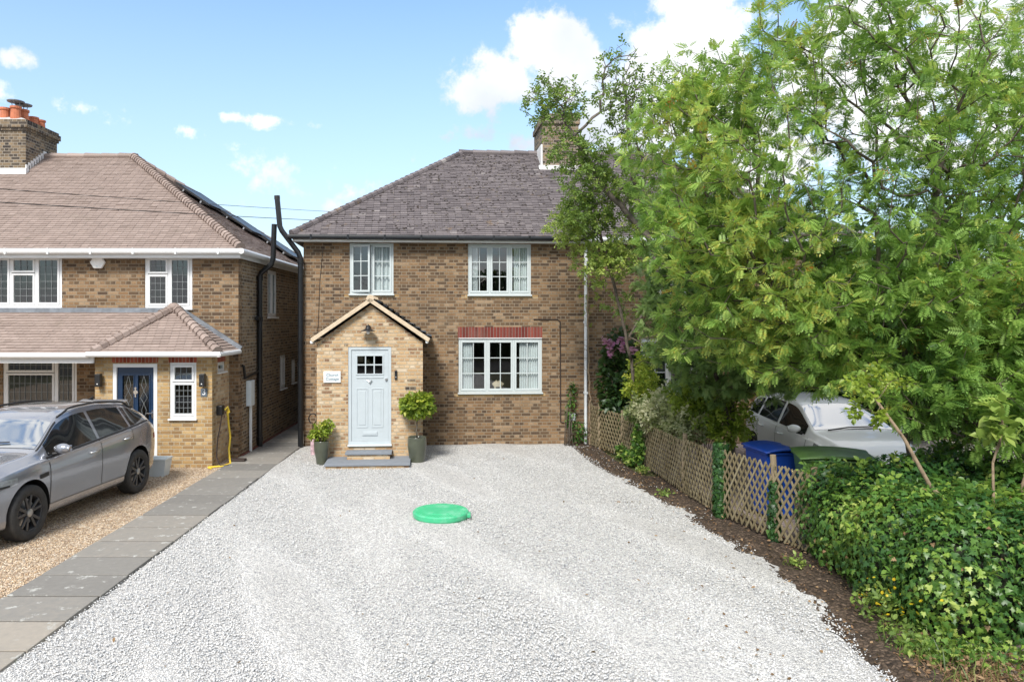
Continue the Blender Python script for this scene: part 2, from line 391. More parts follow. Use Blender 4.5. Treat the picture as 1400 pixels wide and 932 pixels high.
M['chrome'] = plain('chrome', (.75, .76, .78), .12, 1, .03)
M['terracotta'] = plain('terracotta', (.46, .15, .075), .8, var=.2, scale=9)
M['cement'] = plain('cement cap', (.42, .43, .43), .9, var=.2)
M['plaque'] = plain('pale enamel plaque', (.62, .68, .71), .5, var=.04)
M['ink'] = plain('grey sign paint', (.22, .27, .31), .6)
M['white'] = plain('white sign paint', (.8, .8, .8), .5)
M['cable_yellow'] = plain('yellow cable', (.75, .55, .05), .5)
M['cable_dark'] = plain('dark cable', (.03, .018, .014), .6)
M['greenlid'] = tinted('dusty green plastic', [(0, (.03, .30, .14)), (.5, (.05, .41, .20)), (1, (.08, .47, .25))], .45, 7, .5, .15, streak=(5, .5, .75, (.22, .50, .36)))
M['wire'] = plain('overhead wire', (.03, .03, .03), .6)
M['solar'] = plain('solar glass', (.006, .007, .011), .35, var=.2, spec=.2)

# ---------------------------------------------------------------- the setting: ground, drives, paths
M['grass_ground'] = gravelmat('rough grass and soil', [(0, (.035, .045, .015)), (.5, (.07, .09, .025)), (1, (.15, .14, .06))], 30, patch=(.8, .45, .6, (.13, .10, .06), .7))
M['white_gravel'] = gravelmat('white limestone gravel', [(0, (.17, .185, .205)), (.2, (.41, .41, .415)), (.5, (.59, .585, .575)), (1, (.74, .725, .695))], 50, patch=(.8, .48, .72, (.40, .395, .385), .22))
M['tan_gravel'] = gravelmat('tan pea gravel', [(0, (.13, .07, .04)), (.25, (.38, .28, .195)), (.55, (.55, .44, .325)), (.8, (.66, .555, .43)), (1, (.74, .66, .55))], 30)
M['slab'] = tinted('grey paving slab', [(0, (.13, .125, .117)), (.5, (.205, .196, .18)), (1, (.32, .285, .24))], .85, 14, .5, .3, streak=(5.5, .59, .66, (.40, .40, .375)))
M['earth'] = gravelmat('bare brown soil', [(0, (.032, .023, .016)), (.5, (.075, .053, .037)), (1, (.15, .108, .078))], 22, .95)
M['chips'] = gravelmat('red slate chippings', [(0, (.09, .025, .02)), (.5, (.20, .065, .05)), (1, (.30, .13, .10))], 28)
M['concrete'] = tinted('worn concrete', [(0, (.22, .20, .185)), (.5, (.33, .30, .275)), (1, (.42, .39, .36))], .9, 5, .4, .2)
M['pink_gravel'] = gravelmat('pinkish gravel', [(0, (.20, .15, .14)), (.5, (.36, .29, .27)), (1, (.50, .44, .42))], 40)
M['asphalt'] = gravelmat('asphalt', [(0, (.03, .03, .032)), (1, (.07, .07, .07))], 60)
def structure(name, mb, m, **k): return tag(mb.build(name, m, **k), kind='structure')

mb = MB(); mb.quad((-400, -400, -.06), (400, -400, -.06), (400, 400, -.06), (-400, 400, -.06)); structure('ground', mb, M['grass_ground'])
mb = MB(); mb.quad((-60, -16, -.03), (60, -16, -.03), (60, -7, -.03), (-60, -7, -.03)); structure('road', mb, M['asphalt'])
EDGE = [(3.5, -4), (3.5, 3), (3.52, 5.2), (3.55, 6.05), (3.62, 6.9), (3.62, 7.5), (3.68, 8.24), (3.58, 9.2), (3.42, 10.7), (3.2, 12), (2.86, 13.7), (2.6, 15.5), (2.45, 17.85)]
def edge_x(y): return float(np.interp(y, [p[1] for p in EDGE], [p[0] for p in EDGE]))
# gravel surface with shallow hollows where cars have stood
ys = np.concatenate([np.linspace(-4, 4, 10), np.linspace(4.2, 17.9, 120)]); P = []
for y in ys:
    e = edge_x(y)+.10*math.sin(y*5.1)+.06*math.sin(y*13+1)
    xs = np.linspace(-4.0, e, 70)
    P.append([(x, y, .016*math.sin(x*1.7+.6*y)*math.cos(y*.9+x*.3)+.008*math.sin(4.3*x+2.1*y)-.004) for x in xs])
mb = MB().grid(P); structure('driveway', mb, M['white_gravel'], smooth=True)
mb = MB(); mb.quad((-20, -4, 0), (-4.9, -4, 0), (-4.9, 16.2, 0), (-20, 16.2, 0)); structure('gravel_drive', mb, M['tan_gravel'])
mb = MB(); y = -3.9; k = 0
while y < 26:
    h = .654; dz = .012+random.uniform(-.004, .004)
    mb.box(-5.03+random.uniform(-.012, .012), -4.0+random.uniform(-.012, .006), y+.018, y+h-.018, -.05, dz+.012, .45+random.uniform(-.22, .25) if y > 6.6 else .8+random.uniform(-.12, .1))
    y += h; k += 1
structure('path', mb, M['slab'], bevel=.006)
structure('path_bed', MB().quad((-5.0, -3.9, .011), (-4.015, -3.9, .011), (-4.015, 26, .011), (-5.0, 26, .011)), M['soil'])
mb = MB(); mb.quad((-5.1, 15.0, .006), (-4.95, 15.0, .006), (-4.95, 26, .006), (-5.1, 26, .006)); mb.box(-5.12, -4.98, 15.95, 25, 0, .035); structure('chipping_strip', mb, M['chips'])
# soil strip between the gravel and the fence, rough and slightly raised
P = []
for y in np.linspace(5.2, 17.9, 170):
    e = edge_x(y)-.12
    row = []
    for t in np.linspace(0, 1, 26):
        x = e+t*(1.05 if y < 9 else .95 if y < 14 else .6)
        row.append((x, y, -.012+.05*math.sin(math.pi*min(1, t*1.6))*(.6+.5*math.sin(3.1*y+4*t))+random.uniform(-.014, .014)*(t > .05)))
    P.append(row)
structure('soil_bed', MB().grid(P), M['earth'], smooth=True)
mb = MB(); mb.poly([(4.2, 3, -.03), (14, 3, -.03), (9.9, 13.6, -.03), (9.0, 17.8, -.03), (3.2, 17.8, -.03), (4.2, 9.8, -.03)]); structure('neighbour_drive', mb, M['pink_gravel'])
mb = MB()
for i in range(9):
    a, b = i/9, (i+1)/9-.004
    L = lambda t: (9.4+2.6*t, 17.6-6.4*t); Q = lambda t: (11.75+2.3*t, 18.2-6.6*t)
    p = [L(a), Q(a), Q(b), L(b)]; mb.prism([(*q, -.04) for q in p], (0, 0, .045), .5+random.uniform(-.2, .2))
structure('footpath', mb, M['concrete'])

# ---------------------------------------------------------------- house builders
def wall_sheet(mb, u0, u1, z0, z1, holes, thick, xf=None, tint=None):
    """wall of a given thickness in the plane d = 0 (outside) with rectangular holes and their reveals"""
    us = sorted({u0, u1, *[h[0] for h in holes], *[h[1] for h in holes]}); zs = sorted({z0, z1, *[h[2] for h in holes], *[h[3] for h in holes]})
    inside = lambda u, z: any(h[0] < u < h[1] and h[2] < z < h[3] for h in holes)
    for a, b in zip(us, us[1:]):
        for c, d in zip(zs, zs[1:]):
            if inside((a+b)/2, (c+d)/2): continue
            mb.quad((a, 0, c), (b, 0, c), (b, 0, d), (a, 0, d)); mb.quad((b, thick, c), (a, thick, c), (a, thick, d), (b, thick, d))
    for a, b, c, d in holes:
        mb.quad((a, 0, c), (a, thick, c), (a, thick, d), (a, 0, d)); mb.quad((b, thick, c), (b, 0, c), (b, 0, d), (b, thick, d))
        mb.quad((a, 0, d), (a, thick, d), (b, thick, d), (b, 0, d)); mb.quad((a, thick, c), (a, 0, c), (b, 0, c), (b, thick, c))
    mb.quad((u0, 0, z0), (u0, thick, z0), (u0, thick, z1), (u0, 0, z1)); mb.quad((u1, thick, z0), (u1, 0, z0), (u1, 0, z1), (u1, thick, z1))
def shift(dx=0, dy=0, dz=0): return lambda V: V+np.array([dx, dy, dz])
def frame_bars(mb, u0, u1, z0, z1, w, d0, d1):
    mb.box(u0, u1, d0, d1, z0, z0+w); mb.box(u0, u1, d0, d1, z1-w, z1)
    mb.box(u0, u0+w, d0, d1, z0+w, z1-w); mb.box(u1-w, u1, d0, d1, z0+w, z1-w)
def window(parent, xf, u0, u1, z0, z1, lights, fm, pm, sill=True, d0=.02, fw=.045, sw=.045, bar=.018, barm=None, label=None, opened=None):
    """casement window: outer frame > sash, pane, glazing_bar, sill.  lights: (ua, ub, za, zb, cols, rows) as fractions of the opening"""
    mb = MB(); frame_bars(mb, u0, u1, z0, z1, fw, d0, d0+.075)
    iu, iz = u1-u0-2*fw, z1-z0-2*fw
    for l in lights:
        if l[1] < .99 and l[2] < .05: mb.box(u0+fw+l[1]*iu-.02, u0+fw+l[1]*iu+.02, d0+.001, d0+.073, z0+fw, z1-fw)
    f = mb.build('window', fm, parent, xf=xf, bevel=.004)
    if label: f['label'] = label
    for i, (a, b, c, e, nc, nr) in enumerate(lights):
        g = .02
        A, B = u0+fw+a*iu+(g if a > .01 else 0), u0+fw+b*iu-(g if b < .99 else 0)
        C, E = z0+fw+c*iz+(.006 if c > .01 else 0), z0+fw+e*iz-(.006 if e < .99 else 0)
        x2 = xf
        if opened == i:
            ang = R(14)
            def x2(V, A=A, ang=ang):
                V = V.copy(); p = V[:, 0]-A; q = V[:, 1]-d0
                V[:, 0] = A+p*math.cos(ang)+q*math.sin(ang); V[:, 1] = d0-p*math.sin(ang)+q*math.cos(ang)
                return xf(V)
        mb = MB(); frame_bars(mb, A+.002, B-.002, C+.002, E-.002, sw, d0-.012, d0+.05); mb.build('sash', fm, f, xf=x2, bevel=.005)
        a2, b2, c2, e2 = A+sw, B-sw, C+sw, E-sw
        mb = MB(); mb.quad((a2-.01, d0+.02, c2-.01), (b2+.01, d0+.02, c2-.01), (b2+.01, d0+.02, e2+.01), (a2-.01, d0+.02, e2+.01)); mb.build('pane', pm, f, xf=x2)
        if nc > 1 or nr > 1:
            mb = MB()
            for k in range(1, nc): u = a2+(b2-a2)*k/nc; mb.box(u-bar/2, u+bar/2, d0+.006, d0+.034, c2, e2)
            for k in range(1, nr): z = c2+(e2-c2)*k/nr; mb.box(a2, b2, d0+.0075, d0+.0325, z-bar/2, z+bar/2)
            mb.build('glazing_bar', barm or fm, f, xf=x2)
    if sill: MB().box(u0-.02, u1+.02, d0-.075, d0+.03, z0-.035, z0-.001).build('sill', fm, f, xf=xf, bevel=.006)
    return f
def curtain(win, xf, u0, u1, z0, z1, d=.10, waves=7, m=None):
    P = [[(u0+(u1-u0)*t+.004*math.sin(9*t+z), d+.022*math.sin(2*math.pi*waves*t+.4*math.sin(5*t)), z) for t in np.linspace(0, 1, waves*8)] for z in np.linspace(z0, z1, 6)]
    return MB().grid(P).build('curtain', m or M['curtain'], win, smooth=True, xf=xf)
def tiles(mb, O, U, S, left, right, L, gauge=.1, tw=.17, th=.016, bend=.5, jit=.003, spread=.5):
    """plain tiles laid in broken courses on a slope: each tile tilts on the one below and has its own tint"""
    O, U, S = Vector(O), Vector(U).normalized(), Vector(S).normalized(); Nn = U.cross(S).normalized()
    if Nn.z < 0: Nn = -Nn
    n = int(L/gauge+.5); g = L/n
    for i in range(n):
        s0, s1 = i*g, min((i+1)*g+.012, L)
        l0, r0, l1, r1 = left(s0), right(s0), left(s1), right(s1)
        x = min(l0, l1)-tw*(.5 if i % 2 else 0)-tw; hi = max(r0, r1); ct = random.gauss(0, .04)
        while x < hi:
            a, b = x+.002, x+tw-.002; x += tw
            A0, B0, A1, B1 = max(a, l0), min(b, r0), max(a, l1), min(b, r1)
            if B0-A0 < .006 and B1-A1 < .006: continue
            if B0 < A0: A0 = B0 = (max(l0, min(r0, (a+b)/2)))
            if B1 < A1: A1 = B1 = (max(l1, min(r1, (a+b)/2)))
            j = abs(random.gauss(0, jit)); ds = random.gauss(0, .003)
            t = min(1, max(0, .5+ct+random.gauss(0, .16)*spread*2))
            p = [O+U*A0+S*(s0+ds)+Nn*(th+j), O+U*B0+S*(s0+ds)+Nn*(th+j+random.gauss(0, jit*.4)), O+U*B1+S*s1+Nn*.002, O+U*A1+S*s1+Nn*.002]
            q = [O+U*A0+S*(s0+ds)-Nn*.004, O+U*B0+S*(s0+ds)-Nn*.004]
            mb.add(p+q, [(0, 1, 2, 3), (4, 5, 1, 0)], t)
def hip_tiles(mb, p0, p1, r=.11, step=.28, n=8, lift=.0):
    p0, p1 = Vector(p0), Vector(p1); d = p1-p0; k = max(1, int(d.length/step)); d /= k
    for i in range(k):
        a = p0+d*i; b = a+d*1.06
        mb.tube([a+Vector((0, 0, lift)), b+Vector((0, 0, lift))], [r*random.uniform(.97, 1.05), r*.78], n, tint=min(1, max(0, random.gauss(.5, .15))))
def text_part(name, body, size, m, parent, loc, rot, extrude=.002, align='CENTER', shear=0, sx=1):
    c = bpy.data.curves.new(name, 'FONT'); c.body = body; c.size = size; c.extrude = extrude; c.align_x = align; c.align_y = 'CENTER'; c.shear = shear
    o = bpy.data.objects.new(name, c); me = bpy.data.meshes.new_from_object(o)
    mo = bpy.data.objects.new(name, me); bpy.data.objects.remove(o)
    me.materials.clear(); me.materials.append(m); COL.objects.link(mo); mo.parent = parent
    mo.location = Vector(loc)-Vector(ORG.get(top(parent).name, (0, 0, 0))); mo.rotation_euler = rot; mo.scale = (sx, 1, 1)
    return mo

# ---------------------------------------------------------------- the brick house in the middle (local frame: u along the front, v back, z up)
ANG = math.atan2(.0669, .99776)
H = empty('brick_house', (-3.965, 17.24, 0), ANG, 'brown brick semi-detached house with gabled porch, pale blue door and mossy hipped roof', 'house', world=False)
XH = shift()
def hw(u, v, z=0): return (-3.965+.99776*u-.0669*v, 17.24+.0669*u+.99776*v, z)    # house frame -> world
W2, DEP, EV = 13.44, 7.8, 4.86
UL, UR, LR = (1.076, 2.11, 3.591, 4.80), (3.886, 5.403, 3.581, 4.80), (3.658, 5.669, 1.238, 2.528)
NB1, NB2 = (8.3, 9.9, 3.58, 4.80), (8.1, 10.1, 1.24, 2.53)
mb = MB(); wall_sheet(mb, 0, W2, -.1, EV, [UL, UR, LR, NB1, NB2, (1.25, 2.1, .34, 2.3)], .25)
mb.build('wall', M['brick'], H)
mb = MB(); mb.box(-.001, .25, .25, DEP, -.1, EV); mb.box(W2-.25, W2+.001, .25, DEP, -.1, EV); mb.box(.25, W2-.25, DEP-.25, DEP, -.1, EV); mb.build('wall', M['brick2'], H)
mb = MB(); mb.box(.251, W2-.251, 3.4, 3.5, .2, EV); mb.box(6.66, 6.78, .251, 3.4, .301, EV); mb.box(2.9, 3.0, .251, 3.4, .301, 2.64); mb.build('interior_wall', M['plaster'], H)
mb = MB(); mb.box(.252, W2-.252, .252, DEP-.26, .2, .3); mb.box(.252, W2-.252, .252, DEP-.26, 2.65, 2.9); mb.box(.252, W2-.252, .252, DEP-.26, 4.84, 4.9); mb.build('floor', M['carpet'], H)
three = [(0, 1/3, 0, 1, 2, 3), (1/3, 2/3, 0, 1, 2, 3), (2/3, 1, 0, 1, 2, 3)]
w1 = window(H, XH, *UL, [(0, .5, 0, 1, 2, 3), (.5, 1, 0, 1, 2, 3)], M['sage'], M['glass'], opened=0, label='two light bedroom window above the porch, left sash ajar')
w2 = window(H, XH, *UR, three, M['sage'], M['glass'])
w3 = window(H, XH, *LR, three, M['sage'], M['glass'])
window(H, XH, *NB1, three, M['upvc'], M['glass']); window(H, XH, *NB2, three, M['upvc'], M['glass'])
MB().box(3.658, 5.669, -.012, .02, 2.529, 2.549).build('drip_rail', M['upvc'], w3, bevel=.004)
curtain(w1, XH, 1.62, 2.06, 3.62, 4.78, .11, 5)
curtain(w2, XH, 3.92, 4.12, 3.62, 4.78); curtain(w2, XH, 5.0, 5.36, 3.62, 4.78)
curtain(w3, XH, 3.70, 4.0, 1.27, 2.5); curtain(w3, XH, 5.13, 5.63, 1.27, 2.5, waves=9)
MB().box(3.641, 5.675, -.004, .05, 2.551, 2.808).build('lintel', M['red_brick'], H)
for a, b, z in ((.95, 2.24, 3.51), (3.72, 5.57, 3.50), (3.55, 5.75, 1.15)): MB().box(a, b, -.006, .04, z, z+.072).build('brick_sill', M['porch_brick2'], H)
# roof
EVX, EVY, ZE, RUN, PIT = -.25, -.3, 4.95, 4.206, .687
WT = W2+.5; ca = 1/math.hypot(1, PIT); sl = RUN/ca
mb = MB()
tiles(mb, (EVX, EVY, ZE), (1, 0, 0), (0, 1, PIT), lambda s: s*ca, lambda s: WT-s*ca, sl, .10, .168, .018, jit=.0045, spread=.36)
tiles(mb, (EVX, EVY+2*RUN, ZE), (0, -1, 0), (1, 0, PIT), lambda s: s*ca, lambda s: 2*RUN-s*ca, sl, .20, .3, .02)
a, b = (EVX, EVY, ZE-.01), (EVX+WT, EVY, ZE-.01); c, d = (EVX+WT, EVY+2*RUN, ZE-.01), (EVX, EVY+2*RUN, ZE-.01)
r1, r2 = (EVX+RUN, EVY+RUN, ZE+RUN*PIT-.01), (EVX+WT-RUN, EVY+RUN, ZE+RUN*PIT-.01)
mb.quad(a, b, r2, r1); mb.quad(c, d, r1, r2); mb.poly([d, a, r1]); mb.poly([b, c, r2])
roof = mb.build('roof', M['tile'], H)
for p_, q_ in (((EVX+.02, EVY+.02), r1), ((EVX+WT-.02, EVY+.02), r2), ((EVX+.02, EVY+2*RUN), r1)):
    mb = MB(); hip_tiles(mb, (*p_, ZE+.03), (q_[0], q_[1], q_[2]+.03), .095, .2); mb.build('hip_tiles', M['tile'], roof)
mb = MB(); hip_tiles(mb, (r1[0]-.1, r1[1], r1[2]+.03), (r2[0]+.1, r2[1], r2[2]+.03), .10, .4); mb.build('ridge_tiles', M['tile'], roof)
# tufts of moss and pale lichen spots on the tiles
mm, ml = MB(), MB()
for i in range(1500):
    s = random.uniform(.1, sl-.1); u = random.uniform(EVX+s*ca+.1, 7.2)
    dens = .35+.65*min(1, max(0, 1-abs(u-4.6)/3.2)); 
    if random.random() > dens: continue
    p = Vector((u, EVY+s*ca, ZE+s*ca*PIT+.02)); r = random.uniform(.010, .030)
    if random.random() < .8: mm.ball(p, (r*random.uniform(.9, 1.5), r, r*.5), 6, 4)
    else: ml.ball(p, (r*random.uniform(.9, 1.6), r*.9, r*.25), 6, 3)
tag(mm.build('moss', M['moss'], roof, smooth=True), kind='stuff'); tag(ml.build('lichen', M['lichen'], roof, smooth=True), kind='stuff')
mb = MB(); mb.box(EVX+.04, EVX+WT-.04, EVY+.05, EVY+.085, 4.80, 4.91); mb.box(EVX+.04, EVX+.075, EVY+.086, EVY+2*RUN-.1, 4.80, 4.91); mb.build('fascia', M['white_paint'], H)
MB().box(EVX+.076, EVX+WT-.08, EVY+.086, .0, 4.815, 4.835).build('soffit', M['white_paint'], H)
mb = MB(); mb.tube([(EVX-.06, EVY-.005, 4.905), (6.72, EVY-.005, 4.895)], .058, 12)
for k in range(8): mb.box(.2+k*.85, .24+k*.85, EVY-.075, EVY+.03, 4.84, 4.962)
mb.build('gutter', M['black'], H, smooth=False)
MB().tube([(6.78, EVY-.005, 4.895), (W2+.3, EVY-.005, 4.90)], .055, 12).build('gutter', M['whitepipe'], H)
# shared chimney on the party line
mb = MB(); mb.box(6.2, 7.24, 3.16, 4.7, 6.9, 8.55); mb.box(6.16, 7.28, 3.12, 4.74, 8.551, 8.70); mb.box(6.2, 7.24, 3.16, 4.7, 8.701, 8.85); ch = mb.build('chimney', M['old_brick'], roof)
mb = MB(); mb.box(6.08, 7.36, 2.98, 3.155, 7.19, 7.34); mb.box(6.15, 6.195, 3.1, 4.0, 7.2, 7.95); mb.build('flashing', M['mortar'], ch)
# porch
PV, PU0, PU1, PZ, APU, APZ = -1.85, .571, 2.804, 2.50, 1.70, 3.30
mb = MB(); DH = (1.228, 2.137, .343, 2.412)
wall_sheet(mb, PU0, PU1, -.1, PZ, [DH], .22)
mb.poly([(PU0, 0, PZ), (PU1, 0, PZ), (APU, 0, APZ)]); mb.poly([(PU1, .22, PZ), (PU0, .22, PZ), (APU, .22, APZ)])
porch = mb.build('porch', M['porch_brick'], H, xf=shift(0, PV))
for a, b in ((PU0+.001, PU0+.22), (PU1-.22, PU1-.001)): MB().box(a, b, PV+.22, -.001, -.1, PZ+.05).build('porch_wall', M['porch_brick'], H)
mb = MB(); mb.box(1.14, 1.228, PV-.004, PV+.03, 2.43, 2.49); mb.build('lintel', M['brick2'], H)
PRX0, PRX1, PEZ, PAZ = .455, 2.96, 2.575, 3.43
vec = lambda x, z: Vector((x-APU, 0, z-PAZ))
mb = MB()
for sx, e in ((-1, PRX0), (1, PRX1)):
    L = math.hypot(e-APU, PEZ-PAZ); S = Vector((APU-e, 0, PAZ-PEZ)).normalized()
    tiles(mb, (e, PV-.13, PEZ) if sx > 0 else (e, 0, PEZ), (0, 1, 0) if sx > 0 else (0, -1, 0), S, lambda s: 0, lambda s: 1.85+.13, L, .15, .22, .07 if sx > 0 else .03, jit=.003)
    mb.quad((e, PV-.1, PEZ-.012), (APU, PV-.1, PAZ-.012), (APU, 0, PAZ-.012), (e, 0, PEZ-.012))
pr = mb.build('porch_roof', M['slate'], H)
mb = MB(); hip_tiles(mb, (APU, PV-.15, PAZ+.0), (APU, 0, PAZ+.0), .085, .4); mb.build('ridge_tiles', M['oak'], pr)
for e in (PRX0, PRX1):
    mb = MB(); d = Vector((APU-e, 0, PAZ-PEZ)); n = Vector((-d.z, 0, d.x)).normalized(); n = n if n.z < 0 else -n
    p = [Vector((e, PV-.15, PEZ+.015)), Vector((APU, PV-.15, PAZ+.015)), Vector((APU, PV-.15, PAZ-.085)), Vector((e, PV-.15, PEZ))+n*.075]
    mb.prism(p, (0, .035, 0)); mb.build('bargeboard', M['oak'], pr, bevel=.004)
for e, s in ((PU0-.03, -1), (PU1+.03, 1)): MB().tube([(e+s*.06, PV-.12, 2.52), (e+s*.06, -.02, 2.52)], .035, 8).build('gutter', M['whitepipe'], pr)
# front door
D = MB(); frame_bars(D, DH[0]+.002, DH[1]-.002, DH[2]+.002, DH[3]-.002, .065, .01, .09)
dfr = D.build('door_frame', M['door_blue'], H, xf=shift(0, PV), bevel=.005)
MB().box(DH[0]-.01, DH[1]+.01, -.05, .02, DH[2]-.03, DH[2]+.001).build('threshold', M['plaque'], dfr, xf=shift(0, PV), bevel=.004)
a, b, c, e = DH[0]+.07, DH[1]-.07, DH[2]+.07, DH[3]-.07
gu0, gu1, gz0, gz1 = a+.11, b-.11, 1.83, 2.225
D = MB(); wall_sheet(D, a, b, c, e, [(gu0, gu1, gz0, gz1)], .05)
for pu0, pu1 in ((a+.10, a+.345), (b-.345, b-.10)):
    frame_bars(D, pu0, pu1, .70, 1.53, .018, -.010, .002); D.box(pu0+.05, pu1-.05, -.008, .002, .75, 1.48)
D.box(a+.1, b-.1, -.012, .002, 1.745, 1.775)
door = D.build('door', M['door_blue'], H, xf=shift(0, PV+.028), bevel=.004)
MB().quad((gu0, .03, gz0), (gu1, .03, gz0), (gu1, .03, gz1), (gu0, .03, gz1)).build('pane', M['glass'], door, xf=shift(0, PV+.028))
D = MB(); frame_bars(D, gu0-.02, gu1+.02, gz0-.02, gz1+.02, .03, -.014, .02)
for k in (1, 2): u = gu0+(gu1-gu0)*k/3; D.box(u-.013, u+.013, -.008, .028, gz0, gz1)
D.box(gu0, gu1, -.0075, .0275, (gz0+gz1)/2-.013, (gz0+gz1)/2+.013); D.build('glazing_bar', M['door_blue'], door, xf=shift(0, PV+.028), bevel=.003)
mc = (a+b)/2
D = MB(); D.box(mc-.16, mc+.16, -.016, .0, .53, .615); D.box(mc-.135, mc+.135, -.022, -.0165, .55, .597); D.build('letterbox', M['door_blue'], door, xf=shift(0, PV+.028), bevel=.004)
D = MB(); D.tube([(mc-.045, -.02, 1.70), (mc-.02, -.03, 1.685), (mc, -.035, 1.655), (mc+.02, -.03, 1.685), (mc+.045, -.02, 1.70)], .012, 8); D.lathe((mc, -.012, 1.655), [(.02, -.02), (.02, .012)], 10, 'y'); D.build('knocker', M['chrome'], door, xf=shift(0, PV+.028))
D = MB(); D.lathe((b-.035, -.01, 1.72), [(.03, -.004), (.034, .01)], 14, 'y'); D.box(b-.06, b-.02, -.03, -.015, 1.69, 1.74); D.build('lock', M['chrome'], door, xf=shift(0, PV+.028), bevel=.003)
# doorsteps
MB().box(.86, 2.52, -2.66, PV-.003, -.05, .05).build('step_riser', M['porch_brick'], H)
MB().box(.83, 2.55, -2.69, PV-.003, .051, .095, .5).build('step', M['stone_step'], H, bevel=.006)
MB().box(1.24, 2.12, -2.20, PV-.003, .096, .19).build('step_riser', M['porch_brick'], H)
MB().box(1.20, 2.16, -2.23, PV-.003, .191, .235, .45).build('step', M['stone_step'], H, bevel=.006)
# airbrick, wall pipes
MB().box(2.44, 2.66, PV-.006, PV+.02, 1.49, 1.56).build('air_brick', M['old_brick'], H); MB().box(2.47, 2.64, PV-.0065, PV+.02, 1.68, 1.72).build('air_brick', M['old_brick'], H)
mb = MB(); x = -.05
mb.tube([hw(x, -.12, -.06), hw(x, -.12, 4.42), hw(x-.05, -.13, 4.55), hw(x-.42, -.16, 5.05), hw(x-.47, -.16, 5.16), hw(x-.53, -.16, 5.80)], .062, 14, False)
# (given in world coordinates below through the inverse of the house frame)
def hinv(V):
    d = V-np.array([-3.965, 17.24, 0]); return np.stack([d[:, 0]*.99776+d[:, 1]*.0669, -d[:, 0]*.0669+d[:, 1]*.99776, d[:, 2]], 1)
for z in (.4, 1.9, 3.4, 4.3): mb.tube([hw(x, -.12, z), hw(x, -.12, z+.09)], .073, 14)
sp = mb.build('soil_pipe', M['black'], H, xf=hinv, smooth=False)
MB().tube([hw(x-.53, -.16, 5.78), hw(x-.535, -.16, 5.87)], .066, 12).build('pipe_cap', M['blackm'], sp, xf=hinv)
mb = MB(); mb.tube([(6.72, -.07, 4.85), (6.72, -.07, .0)], .037, 12)
for z in (1.2, 2.9, 4.4): mb.box(6.675, 6.765, -.11, -.0, z, z+.05)
mb.build('downpipe', M['whitepipe'], H)
mb = MB(); mb.tube([(5.46, -.012, 2.99), (6.05, -.012, 2.985), (6.11, -.012, 2.93), (6.12, -.012, .52), (6.2, -.012, .50)], .014, 7); mb.build('wall_cable', M['cable_dark'], H)
mb = MB(); mb.tube([(.34, -.012, 2.8), (.38, -.012, 3.9), (.46, -.012, 4.7)], .006, 6); mb.tube([(.3, -.012, 0), (.33, -.012, 2.8)], .006, 6); mb.build('wall_cable', M['cable_dark'], H)
MB().box(6.30, 6.47, -.09, .0, .55, .73).build('socket_box', M['plaque'], H, bevel=.012)

# things fixed to or standing at the middle house
o = MB(); o.box(.715, 1.075, -.03, -.005, 1.66, 1.90)
sg = empty('house_sign', hw(.895, PV-.005, 1.66), ANG, 'small pale grey house name plaque with two lines of lettering left of the blue door', 'sign', world=False)
mv = shift(-.895, .005, -1.66)
def at_sign(mb, m, n, **k): return mb.build(n, m, sg, xf=mv, **k)
at_sign(o, M['plaque'], 'plate', bevel=.008)
f = MB(); frame_bars(f, .72, 1.07, 1.665, 1.895, .014, -.034, -.029); at_sign(f, M['white'], 'border')
text_part('lettering', 'Church', .085, M['ink'], sg, (0, -.029, .160), (R(90), 0, 0), shear=.2)
text_part('lettering', 'Cottage', .085, M['ink'], sg, (0, -.029, .078), (R(90), 0, 0), shear=.2)
L = empty('wall_lamp', hw(1.66, PV, 2.80), ANG, 'black dome wall lamp in the brick gable over the blue door', 'lamp', world=False)
MB().lathe((0, -.02, .02), [(.045, -.015), (.05, .02)], 14, 'y').build('wall_plate', M['blackm'], L)
MB().tube([(0, -.03, .02), (0, -.08, .07), (0, -.15, .085), (0, -.17, .05)], .011, 8).build('arm', M['blackm'], L)
MB().lathe((0, -.17, -.035), [(.15, -.02), (.145, -.01), (.09, .012), (.05, .04), (.045, .10)], 20).build('lamp_shade', M['blackm'], L, smooth=True)
MB().ball((0, -.17, -.075), .04).build('bulb', M['white'], L, smooth=True)
b_ = empty('doorbell', hw(2.235, PV, 1.72), ANG, 'narrow black video doorbell on the bricks right of the blue door', 'doorbell', world=False)
MB().box(-.028, .028, -.035, 0, 0, .19).build('housing', M['blackm'], b_, bevel=.008)
MB().lathe((0, -.038, .05), [(.016, 0), (.016, .006)], 14, 'y').build('button', M['steel'], b_)
MB().lathe((0, -.038, .15), [(.012, 0), (.012, .006)], 12, 'y').build('camera_lens', M['solar'], b_)
g_ = empty('window_ornament', hw(4.62, .15, 1.27), ANG, 'small pale wooden toy house standing inside the ground floor window', 'ornament', world=False)
o = MB(); o.prism([(-.09, 0, 0), (-.05, 0, 0), (-.05, 0, .09), (.05, 0, .09), (.05, 0, 0), (.09, 0, 0), (.09, 0, .14), (0, 0, .20), (-.09, 0, .14)], (0, .08, 0)); o.build('body', M['oak'], g_)
o = MB()
for s in (-1, 1): o.bar((s*.12, .04, .125), (0, .04, .215), .1, .018, (0, 1, 0))
o.build('roof', M['oak'], g_)

